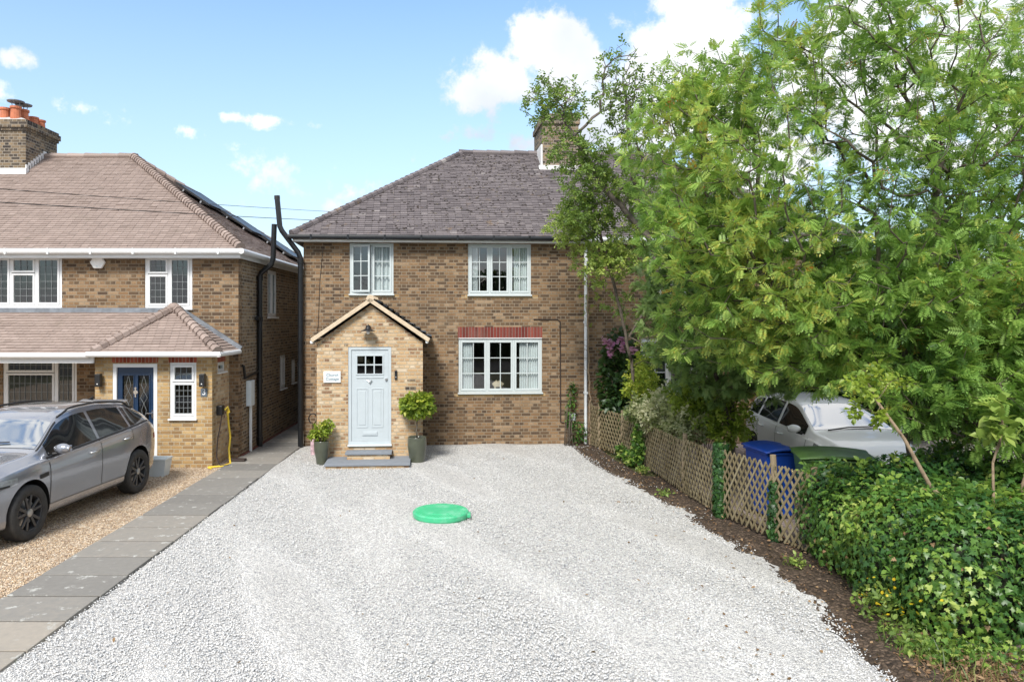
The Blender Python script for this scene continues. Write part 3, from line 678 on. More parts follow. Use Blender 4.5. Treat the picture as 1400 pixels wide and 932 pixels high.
# ---------------------------------------------------------------- the house on the left (world coordinates)
K = empty('brick_house', (-5.05, 15.83, 0), 0, 'yellow brick house with tiled lean-to porch, navy door and white leaded windows', 'house')
FX = shift(0, 15.83); PX = shift(0, 14.79)
WA, WB, WC = (-10.6, -8.87, 3.25, 4.38), (-7.08, -6.05, 3.23, 4.38), (-10.15, -8.55, .95, 2.22)
mb = MB(); wall_sheet(mb, -18.6, -5.05, -.1, 4.4, [WA, WB, WC, (-7.2, -6.4, .1, 2.05)], .25); mb.build('wall', M['brick'], K, xf=FX)
SX = lambda V: np.stack([-5.05-V[:, 1], V[:, 0], V[:, 2]], 1)
S1, S2, S3 = (18.1, 18.95, 3.05, 4.22), (19.25, 19.85, 1.15, 2.05), (20.5, 20.95, 1.2, 1.85)
mb = MB(); wall_sheet(mb, 16.081, 23.7, -.1, 4.4, [S1, S2, S3], .25); mb.build('wall', M['brick2'], K, xf=SX)
mb = MB(); mb.box(-18.6, -5.31, 23.45, 23.7, -.1, 4.4); mb.box(-18.6, -18.35, 16.09, 23.44, -.1, 4.4); mb.build('wall', M['brick2'], K)
mb = MB(); mb.box(-18.3, -5.32, 18.9, 19.0, .2, 4.35); mb.box(-8.4, -8.3, 16.09, 18.89, .2, 4.35); mb.build('interior_wall', M['plaster'], K)
mb = MB(); mb.box(-18.3, -5.32, 16.09, 23.4, .1, .2); mb.box(-18.3, -5.32, 16.09, 23.4, 2.5, 2.7); mb.box(-18.3, -5.32, 16.09, 23.4, 4.36, 4.41); mb.build('floor', M['carpet'], K)
lead = dict(barm=M['leading'], bar=.008)
window(K, FX, *WA, [(0, .34, 0, 1, 3, 6), (.34, .68, 0, .68, 3, 4), (.34, .68, .68, 1, 3, 2), (.68, 1, 0, 1, 3, 6)], M['upvc'], M['glass2'], **lead, fw=.06)
window(K, FX, *WB, [(0, .5, 0, .66, 3, 4), (0, .5, .66, 1, 3, 2), (.5, 1, 0, 1, 3, 6)], M['upvc'], M['glass2'], **lead, fw=.06)
window(K, FX, *WC, [(0, .72, 0, .72, 8, 4), (0, .72, .72, 1, 8, 2), (.72, 1, 0, 1, 3, 6)], M['upvc'], M['glass2'], **lead, fw=.06)
for s in (S1, S2, S3): window(K, SX, *s, [(0, .5, 0, 1, 2, 4), (.5, 1, 0, 1, 2, 4)], M['upvc'], M['glass2'], **lead)
# porch walls
DK, WD = (-7.26, -6.36, .06, 2.10), (-6.11, -5.57, .99, 2.12)
mb = MB(); wall_sheet(mb, -7.62, -5.25, -.1, 2.26, [DK, WD], .2); mb.build('porch_wall', M['porch_brick2'], K, xf=PX)
SW = (15.12, 15.56, 1.9, 2.1)
PSX = lambda V: np.stack([-5.251-V[:, 1], V[:, 0], V[:, 2]], 1)
mb = MB(); wall_sheet(mb, 14.991, 15.829, -.1, 2.26, [SW], .19); mb.build('porch_wall', M['porch_brick'], K, xf=PSX)
mb = MB(); mb.box(-7.619, -7.43, 14.991, 15.829, -.1, 2.26); mb.build('porch_wall', M['brick2'], K)
window(K, PX, *WD, [(0, 1, 0, .66, 4, 5), (0, 1, .66, 1, 3, 2)], M['upvc'], M['glass2'], **lead, fw=.05)
window(K, PSX, *SW, [(0, 1, 0, 1, 1, 1)], M['upvc'], M['glass2'], sw=.03, fw=.03)
mb = MB()
for a, b in ((-7.28, -6.34), (-6.13, -5.55)): mb.box(a, b, -.004, .04, 2.121, 2.235)
mb.build('lintel', M['red_brick2'], K, xf=PX)
MB().box(15.1, 15.58, -.004, .04, 2.105, 2.22).build('lintel', M['red_brick2'], K, xf=PSX)
mb = MB(); frame_bars(mb, *(DK[0]+.002, DK[1]-.002, DK[2], DK[3]-.002), .075, .0, .09); kf = mb.build('door_frame', M['upvc'], K, xf=PX, bevel=.006)
a, b, c, e = DK[0]+.078, DK[1]-.078, .14, DK[3]-.08
pl_ = [(a+.10, a+.33, .95, 1.86), (b-.33, b-.10, .95, 1.86)]
mb = MB(); wall_sheet(mb, a, b, c, e, pl_, .05)
for q in pl_: frame_bars(mb, q[0]-.02, q[1]+.02, q[2]-.02, q[3]+.02, .025, -.01, .002); frame_bars(mb, q[0], q[1], .3, .78, .02, -.008, .002)
kd = mb.build('door', M['navy'], K, xf=shift(0, 14.83), bevel=.004)
mb = MB()
for q in pl_: mb.quad((q[0], .025, q[2]), (q[1], .025, q[2]), (q[1], .025, q[3]), (q[0], .025, q[3]))
mb.build('pane', M['glass2'], kd, xf=shift(0, 14.83))
mb = MB()
for q in pl_:
    m_, h_ = (q[0]+q[1])/2, (q[2]+q[3])/2
    for s in (-1, 1):
        mb.tube([(m_, .015, q[2]), (m_+s*.05, .015, q[2]+.2), (m_, .015, h_-.12), (m_+s*.07, .015, h_), (m_, .015, h_+.13), (m_+s*.05, .015, q[3]-.2), (m_, .015, q[3])], .005, 5)
mb.build('leading', M['leading'], kd, xf=shift(0, 14.83))
mb = MB(); m_ = (a+b)/2; mb.lathe((m_, -.01, 1.52), [(.045, -.008), (.05, .012)], 14, 'y'); mb.lathe((m_, -.018, 1.60), [(.022, -.006), (.025, .016)], 10, 'y'); mb.box(m_-.012, m_+.012, -.025, -.005, 1.42, 1.62); mb.build('knocker', M['chrome'], kd, xf=shift(0, 14.83))
mb = MB(); mb.box(b-.05, b-.02, -.015, .0, .98, 1.16); mb.tube([(b-.035, -.02, 1.1), (b-.035, -.05, 1.1), (b-.14, -.05, 1.1)], .011, 8); mb.build('handle', M['chrome'], kd, xf=shift(0, 14.83))
# main roof
KX, KY, KZ, KR, KP = -4.88, 15.5, 4.49, 4.28, .673
ca = 1/math.hypot(1, KP); sl = KR/ca; KW = 14.0; KL = KX-KW
mb = MB()
tiles(mb, (KL, KY, KZ), (1, 0, 0), (0, 1, KP), lambda s: s*ca, lambda s: KW-s*ca, sl, .095, .165, .018, jit=.003, spread=.24)
tiles(mb, (KX, KY, KZ), (0, 1, 0), (-1, 0, KP), lambda s: s*ca, lambda s: 2*KR-s*ca, sl, .095, .165, .018, jit=.003, spread=.24)
a, b, c, d = (KL, KY, KZ-.01), (KX, KY, KZ-.01), (KX, KY+2*KR, KZ-.01), (KL, KY+2*KR, KZ-.01)
r1, r2 = (KL+KR, KY+KR, KZ+KR*KP-.01), (KX-KR, KY+KR, KZ+KR*KP-.01)
mb.quad(a, b, r2, r1); mb.quad(c, d, r1, r2); mb.poly([d, a, r1]); mb.poly([b, c, r2])
kroof = mb.build('roof', M['tile2'], K)
for p_, r_, s_ in (((KX-.03, KY+.03, KZ+.03), .12, .13), ((KX, KY+2*KR, KZ+.03), .1, .3)):
    mb = MB(); hip_tiles(mb, p_, (r2[0], r2[1], r2[2]+.04), r_, s_); mb.build('hip_tiles', M['tile2'], kroof)
mb = MB(); hip_tiles(mb, (r1[0], r1[1], r1[2]+.03), (r2[0]+.1, r2[1], r2[2]+.03), .1, .45); mb.build('ridge_tiles', M['tile2'], kroof)
mb = MB(); mb.box(KL+.05, KX-.05, KY+.06, KY+.1, 4.30, 4.45); mb.box(KX-.11, KX-.07, KY+.101, KY+2*KR-.1, 4.30, 4.45); mb.box(KL+.06, KX-.12, KY+.101, 15.828, 4.30, 4.32); mb.build('fascia', M['upvc'], K)
mb = MB(); mb.tube([(KL, KY, 4.435), (KX+.02, KY, 4.435)], .06, 12); mb.tube([(KX+.01, KY-.05, 4.435), (KX+.01, KY+2*KR, 4.435)], .06, 12)
for k in range(14): mb.box(KX-.5-k*.9, KX-.46-k*.9, KY-.066, KY+.02, 4.37, 4.495)
mb.build('gutter', M['upvc'], K)
mb = MB(); X0, X1, Y0, Y1 = -13.3, -11.55, 18.94, 20.37
mb.box(X0, X1, Y0, Y1, 6.3, 7.88)
for i, (g, z0, z1) in enumerate(((.035, 7.881, 7.95), (.07, 7.951, 8.09), (.035, 8.091, 8.16))): mb.box(X0-g, X1+g, Y0-g, Y1+g, z0, z1)
kch = mb.build('chimney', M['old_brick'], kroof)
mb = MB(); mb.add([(X0-.02, Y0-.02, 8.161), (X1+.02, Y0-.02, 8.161), (X1+.02, Y1+.02, 8.161), (X0-.02, Y1+.02, 8.161), (X0+.3, Y0+.25, 8.29), (X1-.3, Y0+.25, 8.29), (X1-.3, Y1-.25, 8.29), (X0+.3, Y1-.25, 8.29)], [(0, 1, 5, 4), (1, 2, 6, 5), (2, 3, 7, 6), (3, 0, 4, 7), (4, 5, 6, 7)]); mb.build('chimney_cap', M['cement'], kch)
mb = MB(); mb.box(X0-.1, X1+.09, Y0-.14, Y0-.003, 6.72, 6.88)
for k in range(8):
    y = Y0+k*.11; z = KZ+(y-KY)*KP; mb.box(X1+.002, X1+.03, y-.02, y+.12, z-.05, z+.19)
mb.build('flashing', M['mortar'], kch)
for k, (x, y) in enumerate(((-11.92, 19.12), (-12.28, 19.25), (-11.9, 19.42), (-11.88, 19.82), (-11.87, 20.12))):
    h = .36 if k < 3 else .27
    mb = MB(); mb.lathe((x, y, 8.20), [(.13, 0), (.115, h*.75), (.14, h*.8), (.14, h*.95), (.10, h*.96)], 14); p = mb.build('chimney_pot', M['terracotta'], kch, smooth=False)
    if k in (0, 2):
        mb = MB(); mb.lathe((x, y, 8.20+h), [(.2, .10), (.21, .125), (.03, .15)], 16)
        for q in range(3): aa = q*2.1; mb.tube([(x+.09*math.cos(aa), y+.09*math.sin(aa), 8.2+h-.02), (x+.11*math.cos(aa), y+.11*math.sin(aa), 8.2+h+.11)], .01, 5)
        mb.build('cowl', M['lead'], p)
# lean-to and porch roof
mb = MB(); Ls = math.hypot(1.28, .87)
tiles(mb, (-18.6, 14.55, 2.30), (1, 0, 0), (0, 1.28, .87), lambda s: 0, lambda s: 11.08+1.0*s/Ls, Ls, .095, .165, .018, jit=.003, spread=.24)
mb.quad((-18.6, 14.55, 2.29), (-6.5, 14.55, 2.29), (-6.5, 15.825, 3.155), (-18.6, 15.825, 3.155))
Lf = math.hypot(1.33, .90)
tiles(mb, (-7.55, 14.47, 2.33), (1, 0, 0), (0, 1.36, .90), lambda s: 1.14*s/Lf, lambda s: 2.53-1.39*s/Lf, Lf, .095, .165, .018, jit=.003, spread=.24)
mb.poly([(-7.55, 14.47, 2.32), (-5.02, 14.47, 2.32), (-6.41, 15.828, 3.22)])
Lr = math.hypot(1.39, .90)
tiles(mb, (-5.02, 14.47, 2.33), (0, 1, 0), (-1.39, 0, .90), lambda s: 1.36*s/Lr, lambda s: 1.36, Lr, .095, .165, .018, jit=.003, spread=.24)
mb.poly([(-5.02, 14.47, 2.32), (-5.02, 15.828, 2.32), (-6.41, 15.828, 3.22)])
pk = mb.build('porch_roof', M['tile2'], K)
mb = MB(); hip_tiles(mb, (-7.5, 14.5, 2.36), (-6.43, 15.78, 3.24), .11, .15); hip_tiles(mb, (-5.04, 14.5, 2.36), (-6.39, 15.78, 3.24), .11, .15); mb.ball((-6.41, 15.74, 3.26), (.14, .12, .09)); mb.build('hip_tiles', M['tile2'], pk)
mb = MB(); mb.bar((-18.6, 15.79, 3.19), (-6.5, 15.79, 3.19), .07, .1); mb.bar((-6.3, 15.80, 3.22), (-4.98, 15.80, 2.36), .1, .07, (0, 1, 0)); mb.build('flashing', M['lead'], pk)
mb = MB(); mb.box(-18.6, -7.55, 14.60, 14.64, 2.12, 2.29); mb.box(-7.62, -5.06, 14.53, 14.57, 2.262, 2.32); mb.box(-5.1, -5.06, 14.571, 15.8, 2.262, 2.32); mb.box(-18.6, -7.63, 14.641, 15.82, 2.22, 2.24); mb.box(-7.6, -5.11, 14.571, 15.82, 2.262, 2.275); mb.build('fascia', M['upvc'], pk)
mb = MB(); mb.tube([(-18.6, 14.53, 2.275), (-7.6, 14.53, 2.275)], .055, 12); mb.tube([(-7.62, 14.46, 2.30), (-4.97, 14.46, 2.30)], .055, 12); mb.tube([(-5.0, 14.42, 2.30), (-5.0, 15.75, 2.30)], .05, 12); mb.build('gutter', M['upvc'], pk)
# pipes and boxes on the side wall
mb = MB(); y = 17.15
mb.tube([(-4.97, y, 0), (-4.97, y, 3.98), (-4.94, y, 4.08), (-4.70, y, 4.28), (-4.66, y, 4.40), (-4.63, y, 5.22)], .062, 14)
for z in (.15, 1.5, 2.95, 3.9): mb.tube([(-4.97, y, z), (-4.97, y, z+.1)], .076, 14)
mb.tube([(-4.97, y-.02, 3.0), (-4.97, y-.25, 3.02)], .05, 10)
mb.build('soil_pipe', M['black'], K)
MB().tube([(-5.0, 15.95, 1.98), (-4.99, 16.0, 1.98), (-4.99, 16.1, 1.7), (-4.97, 17.0, 1.78)], .03, 8).build('waste_pipe', M['black'], K)
MB().box(-5.049, -4.93, 16.35, 16.62, 1.05, 1.62).build('meter_box', M['plaque'], K, bevel=.01)
MB().tube([(-4.99, 16.5, 1.05), (-4.99, 16.5, 0)], .035, 10).build('conduit', M['whitepipe'], K)

# solar panels lying on the right-hand roof slope
q = Vector((-1, 0, KP)).normalized(); nrm = Vector((KP, 0, 1)).normalized()
for k in range(3):
    y0 = 20.75-.75*k
    c0 = Vector((KX, y0, KZ))+q*(.35+1.08*k)+nrm*.10
    s = empty('solar_panel', tuple(c0), 0, ['black solar panel on the side roof slope of the left house, lowest of three', 'black solar panel on the side roof slope of the left house, middle one of three', 'black solar panel on the side roof slope of the left house, highest of three'][k], 'solar panel', 'solar panels on the left roof')
    Ln = 1.05
    pts = [c0, c0+Vector((0, 1.7, 0)), c0+Vector((0, 1.7, 0))+q*Ln, c0+q*Ln]
    MB().prism(pts, nrm*.035).build('panel', M['solar'], s)
    f = MB()
    for i in range(4): f.bar(pts[i]+nrm*.02, pts[(i+1) % 4]+nrm*.02, .04, .05, nrm)
    f.build('frame', M['blackm'], s)
    f = MB()
    for t in (.25, .8): f.bar(c0+q*t-nrm*.04, c0+q*t-nrm*.04+Vector((0, 1.7, 0)), .04, .06, nrm)
    f.build('rail', M['steel'], s)
# alarm box, lamps, number, charger
ab = empty('alarm_box', (-8.07, 15.83, 4.22), 0, 'white hexagonal alarm box under the eaves between the upstairs windows of the left house', 'alarm box')
o = MB(); hexp = [(-8.07+.165*math.cos(R(60*k)), 15.75, 4.22+.15*math.sin(R(60*k))) for k in range(6)]; o.prism(hexp, (0, .078, 0)); o.build('cover', M['white'], ab, bevel=.02)
o = MB(); o.lathe((-8.07, 15.745, 4.13), [(.02, 0), (.02, .01)], 10, 'y'); o.build('strobe', M['plaque'], ab)
for k, (x, lab) in enumerate(((-7.50, 'black up and down wall light left of the navy door'), (-5.41, 'black up and down wall light above the number 3 plaque'))):
    l = empty('wall_light', (x, 14.79, 1.62), 0, lab, 'lamp', 'black wall lights on the left porch')
    MB().box(x-.03, x+.03, 14.75, 14.788, 1.66, 1.86).build('back_plate', M['blackm'], l)
    MB().box(x-.055, x+.055, 14.64, 14.749, 1.64, 1.90).build('housing', M['blackm'], l, bevel=.01)
    MB().lathe((x, 14.638, 1.70), [(.012, 0), (.012, .004)], 10, 'y').build('sensor', M['white'], l)
nb = empty('number_plaque', (-5.41, 14.79, 1.46), 0, 'small dark slate plaque with a white 3 right of the narrow porch window', 'sign')
MB().box(-5.475, -5.345, 14.772, 14.788, 1.44, 1.60).build('plate', M['slate'], nb)
text_part('numeral', '3', .17, M['white'], nb, (-5.41, 14.770, 1.522), (R(90), 0, 0))
ev = empty('car_charger', (-5.24, 15.3, 1.0), 0, 'small black wall box with plugged leads on the worn side of the left porch', 'charger')
MB().box(-5.25, -5.13, 15.02, 15.17, 1.02, 1.22).build('housing', M['blackm'], ev, bevel=.015)
MB().box(-5.25, -5.18, 15.2, 15.34, 1.06, 1.2).build('socket', M['blackm'], ev, bevel=.01)
tag(MB().tube([(-5.15, 15.08, 1.02), (-5.17, 15.02, .8), (-5.2, 14.95, .5), (-5.2, 14.9, .2), (-5.1, 14.82, .03), (-4.95, 14.9, .02)], .014, 7).build('charging_cable', M['cable_dark']), 'dark brown cable hanging from the black charger down to the gravel', 'cable')
yc = [(-5.17, 15.3, 1.1), (-5.12, 15.34, 1.16), (-5.1, 15.38, 1.05), (-5.13, 15.32, .98), (-5.14, 15.38, 1.1), (-5.12, 15.4, .8), (-5.1, 15.45, .5), (-5.12, 15.42, .25), (-5.08, 15.36, .04), (-4.98, 15.1, .02), (-5.05, 14.85, .02), (-5.3, 14.7, .02), (-5.2, 14.6, .02)]
tag(MB().tube(yc, .02, 8).build('hose', M['cable_yellow']), 'yellow hose looping from the porch side wall down to the ground', 'hose')
tp = MB(); tp.box(-5.02, -4.74, 15.25, 15.42, .03, .075); tag(tp.build('extension_block', M['cable_dark'], bevel=.01), 'flat dark block lying at the foot of the yellow hose beside the path', 'socket block')

# ---------------------------------------------------------------- cars
M['car_grey'] = plain('grey metallic car paint', (.30, .313, .35), .2, .6, .03, 2, .5, 0, 1.0)
M['car_white'] = plain('white car paint', (.85, .855, .86), .3, 0, .02, 2, .5, 0, 1.0)
M['car_glass'] = plain('dark car glass', (.012, .014, .016), .04, 0, .1, 2, .9)
M['screen_glass'] = plain('windscreen', (.05, .06, .06), .06, 0, .1, 2, 1.0); M['screen_glass'].node_tree.nodes['Principled BSDF'].inputs['IOR'].default_value = 3.4
def screen_glass():
    return glass('windscreen glass', (.45, .55, .53), 2.3)
M['screen'] = screen_glass()
M['tyre'] = plain('tyre rubber', (.032, .031, .03), .8, 0, .35, 14)
M['rim_dark'] = plain('dark alloy', (.075, .077, .082), .3, .7, .2, 8)
M['rim'] = plain('silver alloy', (.4, .41, .42), .3, .8, .1, 8)
M['trim'] = plain('black car trim', (.012, .012, .013), .5)
M['lamp'] = plain('clear lamp lens', (.42, .44, .47), .06, .5, .25, 25)
M['red_lamp'] = plain('red lamp lens', (.35, .01, .01), .15)
def catmull(P, k=4):
    P = np.asarray(P, float); Q = np.vstack([2*P[0]-P[1], P, 2*P[-1]-P[-2]]); out = []
    for i in range(len(P)-1):
        p0, p1, p2, p3 = Q[i:i+4]
        for t in np.arange(k)/k:
            out.append(.5*((2*p1)+(-p0+p2)*t+(2*p0-5*p1+4*p2-p3)*t*t+(-p0+3*p1-3*p2+p3)*t**3))
    return np.array(out+[P[-1]])
class Car:
    def __init__(s, name, loc, rz, T, paint, rim, label, wb, wr, L=1.0):
        s.T, s.wb, s.wr, s.paint = T, wb, wr, paint
        s.root = empty(name, loc, rz, label, 'car', world=False); s.root.scale = (L, 1, 1)
        x0, x1 = T['top'][0][0], T['top'][-1][0]
        s.xs = np.concatenate([np.linspace(x0, x0+.3, 10)[:-1], np.linspace(x0+.3, x1-.3, 60), np.linspace(x1-.3, x1, 10)[1:]])
        s.tab = {}
        for k, v in T.items():
            if k in ('side',): continue
            y = np.interp(s.xs, [p[0] for p in v], [p[1] for p in v])
            for _ in range(4): y[1:-1] = .25*y[:-2]+.5*y[1:-1]+.25*y[2:]
            s.tab[k] = y
        rows = []
        for x in s.xs:
            q = s.sec(x); rows.append([(x, a, b) for a, b in q]+[(x, -a, b) for a, b in q[::-1][1:-1]])
        mb = MB().grid(rows, None, True); n = len(rows[0]); m = len(rows)
        mb.f += [tuple(range(n)), tuple(range((m-1)*n, m*n))[::-1]]
        body = mb.build('body', paint, s.root)
        cut = MB()
        for sx in (-1, 1):
            for sy in (-1, 1): cut.lathe((sx*wb/2, sy*.85, wr+.015), [(wr+.055, -.28), (wr+.055, .3)], 40, 'y')
        co = cut.build('cutter', M['trim'], s.root)
        bm = bmesh.new(); bm.from_mesh(body.data); bmesh.ops.recalc_face_normals(bm, faces=bm.faces); bm.to_mesh(body.data); bm.free()
        bm = bmesh.new(); bm.from_mesh(co.data); bmesh.ops.recalc_face_normals(bm, faces=bm.faces); bm.to_mesh(co.data); bm.free()
        md = body.modifiers.new('cut', 'BOOLEAN'); md.operation = 'DIFFERENCE'; md.object = co; md.solver = 'EXACT'; md.material_mode = 'TRANSFER'
        bpy.context.view_layer.update()
        me = bpy.data.meshes.new_from_object(body.evaluated_get(bpy.context.evaluated_depsgraph_get()))
        body.modifiers.clear(); body.data = me; bpy.data.objects.remove(co)
        me.polygons.foreach_set('use_smooth', [True]*len(me.polygons)); me.set_sharp_from_angle(angle=R(35))
        s.body = body
        for sx in (1, -1):
            for sy in (1, -1): s.wheel(sx*wb/2, sy, rim)
    def val(s, k, x): return float(np.interp(x, s.xs, s.tab[k]))
    def sec(s, x):
        zt, zb, w, yr, zu = (s.val(k, x) for k in ('top', 'belt', 'w', 'yr', 'zu')); h = max(zt-zb, .02); yr = yr*w
        b = w*.935; mid = zu+(zb-zu)*.42
        pts = [(0, zu), (w*.6, zu), (w*.90, zu+.02), (w*.975, zu+.10), (w*.985, mid-.08), (w, mid+.12), (w*.995, zb-.13), (w*.965, zb-.02),
               (b, zb+.03*h), (b+(yr-b)*.55, zb+.48*h), (yr, zb+.82*h), (yr*.90, zb+.93*h), (yr*.55, zb+.985*h), (0, zt)]
        q = catmull(pts, 4); q[0, 0] = 0; q[-1, 0] = 0; return q
    def Y(s, x, z):
        q = s.sec(x)[8:41]; zz = np.maximum.accumulate(q[:, 1]); return float(np.interp(z, zz, q[:, 0]))
    def Z(s, x, y):
        q = s.sec(x)[36:]; return float(np.interp(abs(y), q[::-1, 0], q[::-1, 1]))
    def patch(s, name, x0, x1, zb, zt, m, side, off=.005, nx=24, nz=6, parent=None):
        f = lambda v, x: v(x) if callable(v) else v
        P = []
        for x in np.linspace(x0, x1, nx):
            a, b = f(zb, x), f(zt, x); P.append([(x, side*(s.Y(x, z)+off), z) for z in np.linspace(a, max(b, a+.002), nz)])
        return MB().grid(P).build(name, m, parent or s.root, smooth=True)
    def across(s, name, x0, x1, frac, m, off=.006, n=16, parent=None):
        P = []
        for x in np.linspace(x0, x1, n):
            ye = s.val('yr', x)*s.val('w', x)*frac
            P.append([(x+off*.5*(1 if x0 > 0 else -1), y, s.Z(x, y)+off) for y in np.linspace(-ye, ye, 15)])
        return MB().grid(P).build(name, m, parent or s.root, smooth=True)
    def wheel(s, x, sy, rimm):
        c = (x, sy*(s.val('w', x)-.125), s.wr); r = s.wr; rr = r*.68
        mb = MB(); mb.lathe(c, [(rr, -.09), (rr, .10), (rr-.02, .105), (rr-.035, .04), (rr-.04, -.09)], 32, 'y', False)
        for k in range(5):
            for d in (-.16, .16):
                a = 2*math.pi*k/5+d+.2; a2 = 2*math.pi*k/5+d*1.55+.2
                p0 = (c[0]+.045*math.cos(a), c[1]+sy*.085, c[2]+.045*math.sin(a)); p1 = (c[0]+(rr-.01)*math.cos(a2), c[1]+sy*.095, c[2]+(rr-.01)*math.sin(a2))
                mb.bar(p0, p1, .042, .03, (0, 1, 0))
        w = mb.build('wheel', rimm, s.root, bevel=.006)
        MB().lathe(c, [(rr, -.115), (r*.93, -.125), (r*.99, -.10), (r, -.06), (r, .06), (r*.99, .10), (r*.93, .125), (rr, .115), (rr-.012, .10), (rr-.012, -.10)], 40, 'y', False).build('tyre', M['tyre'], w, smooth=True)
        MB().lathe(c, [(.055, sy*.05), (.055, sy*.108), (.03, sy*.115)], 16, 'y').build('hub_cap', M['rim'], w, smooth=False)
        MB().lathe(c, [(rr*.72, sy*.005), (rr*.72, sy*.03)], 24, 'y').build('brake_disc', M['steel'], w)
    def mirror(s, x, side, cap):
        z = s.val('belt', x)+.09; y = s.Y(x, z)
        mb = MB(); P = []
        for i in range(9):
            t = i/8; r = math.sin(math.pi*(.08+.84*t))**.6
            P.append([(x+.02+(.075*math.cos(a)*r), side*(y+.07+.23*t), z+.03+.075*math.sin(a)*r) for a in np.linspace(0, 2*math.pi, 15)[:-1]])
        mb.grid(P, None, True); n = 14; mb.f += [tuple(range(n)), tuple(range(8*n, 9*n))[::-1]]
        m = mb.build('mirror', cap, s.root, smooth=True)
        mb = MB(); mb.tube([(x+.0, side*(y-.03), z-.07), (x+.01, side*(y+.13), z-.03)], [.035, .025], 8); mb.build('mirror_arm', M['trim'], m)
        mb = MB(); P = [(x-.06, side*(y+.1), z-.01), (x-.06, side*(y+.27), z-.01), (x-.06, side*(y+.27), z+.07), (x-.06, side*(y+.1), z+.07)]; mb.quad(*P); mb.build('mirror_glass', M['chrome'], m)
    def handle(s, x, side, m, parent):
        z = s.val('belt', x)-.13; y = s.Y(x, z)
        MB().tube([(x-.11, side*(y+.0), z), (x-.08, side*(y+.035), z+.003), (x+.08, side*(y+.035), z), (x+.11, side*(y+.0), z-.003)], [.011, .016, .016, .011], 8).build('handle', m, parent, smooth=True)

suvT = dict(
    top=[(-2.36, .92), (-2.31, 1.06), (-2.18, 1.24), (-1.85, 1.42), (-1.45, 1.565), (-.7, 1.655), (0, 1.655), (.30, 1.605), (.48, 1.53), (1.12, 1.155), (1.3, 1.13), (1.7, 1.09), (2.05, 1.02), (2.24, .92), (2.33, .74), (2.37, .58)],
    belt=[(-2.36, .72), (-2.2, 1.0), (-1.9, 1.20), (-1.2, 1.14), (0, 1.065), (.9, 1.02), (1.2, 1.03), (1.7, .99), (2.1, .90), (2.25, .78), (2.37, .50)],
    w=[(-2.36, .66), (-2.28, .80), (-2.0, .92), (-1.5, .972), (-.6, .945), (.6, .945), (1.4, .97), (1.9, .93), (2.15, .86), (2.28, .76), (2.37, .60)],
    yr=[(-2.36, .86), (-2.1, .76), (-1.8, .68), (-.5, .66), (.4, .68), (.8, .79), (1.15, .87), (1.6, .80), (2.37, .8)],
    zu=[(-2.36, .5), (-2.2, .32), (-1.9, .24), (1.9, .22), (2.2, .25), (2.37, .38)])
c = Car('parked_car', (-6.82, 11.36, 0), R(-90)-.085, suvT, M['car_grey'], M['rim_dark'], 'grey metallic estate SUV with black alloy wheels parked on the tan gravel', 2.82, .375, .965)
zb = lambda x: c.val('belt', x)+.035
zt = lambda x: c.val('belt', x)+.79*(c.val('top', x)-c.val('belt', x))
for sd_ in (1, -1):
    c.patch('side_window', -.28, .93, zb, zt, M['car_glass'], sd_, .006)
    c.patch('side_window', -1.20, -.36, zb, zt, M['car_glass'], sd_, .006)
    c.patch('side_window', -1.84, -1.26, lambda x: zb(x)+max(0, (-1.40-x))*.12, lambda x: zt(x)-.01, M['car_glass'], sd_, .006)
    c.patch('window_trim', -1.98, 1.0, lambda x: zb(x)-.03, lambda x: zb(x)-.008, M['trim'], sd_, .008, nz=3)
    for a, b in ((-.32, .98), (-1.22, -.32)):
        lo = lambda x: .40 if x > -1 else .40+.55*((-1-x)/.22)**1.0
        d = c.patch('door', a+.008, b-.008, lo, lambda x: zb(x)-.035, c.paint, sd_, .004, nz=10)
        for e in (a, b): c.patch('shut_line', e-.006, e+.006, lambda x: lo(x)-.01, lambda x: zb(x)-.03, M['trim'], sd_, .0055, nx=3, nz=12, parent=d)  # black strip laid on the body for the shaded gap at each door edge
        c.handle(a+.22 if a > -1 else a+.17, sd_, M['steel'], d)
    c.patch('sill_trim', -1.02, 1.0, .235, .255, M['trim'], sd_, .008)
    c.patch('sill_trim', -1.02, 1.0, .385, .395, M['trim'], sd_, .002, nz=3)
    c.patch('side_vent', 1.03, 1.22, lambda x: .79+.08*(1.22-x), lambda x: .85+.05*(1.22-x), M['trim'], sd_, .009, nx=8)
    c.patch('headlight', 1.66, 2.27, lambda x: .80-.04*max(0, x-1.9)+.08*max(0, 1.8-x), lambda x: min(.90, c.val('belt', x)-.02), M['lamp'], sd_, .008)
    c.patch('headlight_trim', 1.80, 2.2, lambda x: .805-.03*max(0, x-1.9), lambda x: .83, M['trim'], sd_, .011)
    c.patch('bumper_intake', 2.14, 2.30, .40, .60, M['trim'], sd_, .006, nx=10)
    c.patch('tail_light', -2.32, -2.0, .86, lambda x: .95, M['red_lamp'], sd_, .006)
    c.mirror(.80, sd_, M['car_grey'])
    mb = MB(); mb.tube([(x, sd_*(c.val('yr', x)*c.val('w', x)*.97), c.Z(x, c.val('yr', x)*c.val('w', x)*.93)+(.035 if -1.55 < x < .2 else .0)) for x in np.linspace(-1.75, .35, 16)], .016, 8); mb.build('roof_rail', M['trim'], c.root, smooth=True)
    mb = MB(); mb.tube([(x, sd_*(c.val('yr', x)*c.val('w', x)*1.0), c.Z(x, c.val('yr', x)*c.val('w', x)*.98)) for x in np.linspace(.45, 1.1, 8)], .014, 6); mb.build('pillar_trim', M['trim'], c.root, smooth=True)
    for k in range(3): c.patch('intake_bar', 2.16, 2.29, .42+.05*k, .435+.05*k, M['chrome'], sd_, .010, nx=8, nz=2)
c.across('windscreen', 1.08, .50, .95, M['screen_glass'])
c.across('rear_window', -2.16, -1.82, .86, M['car_glass'])
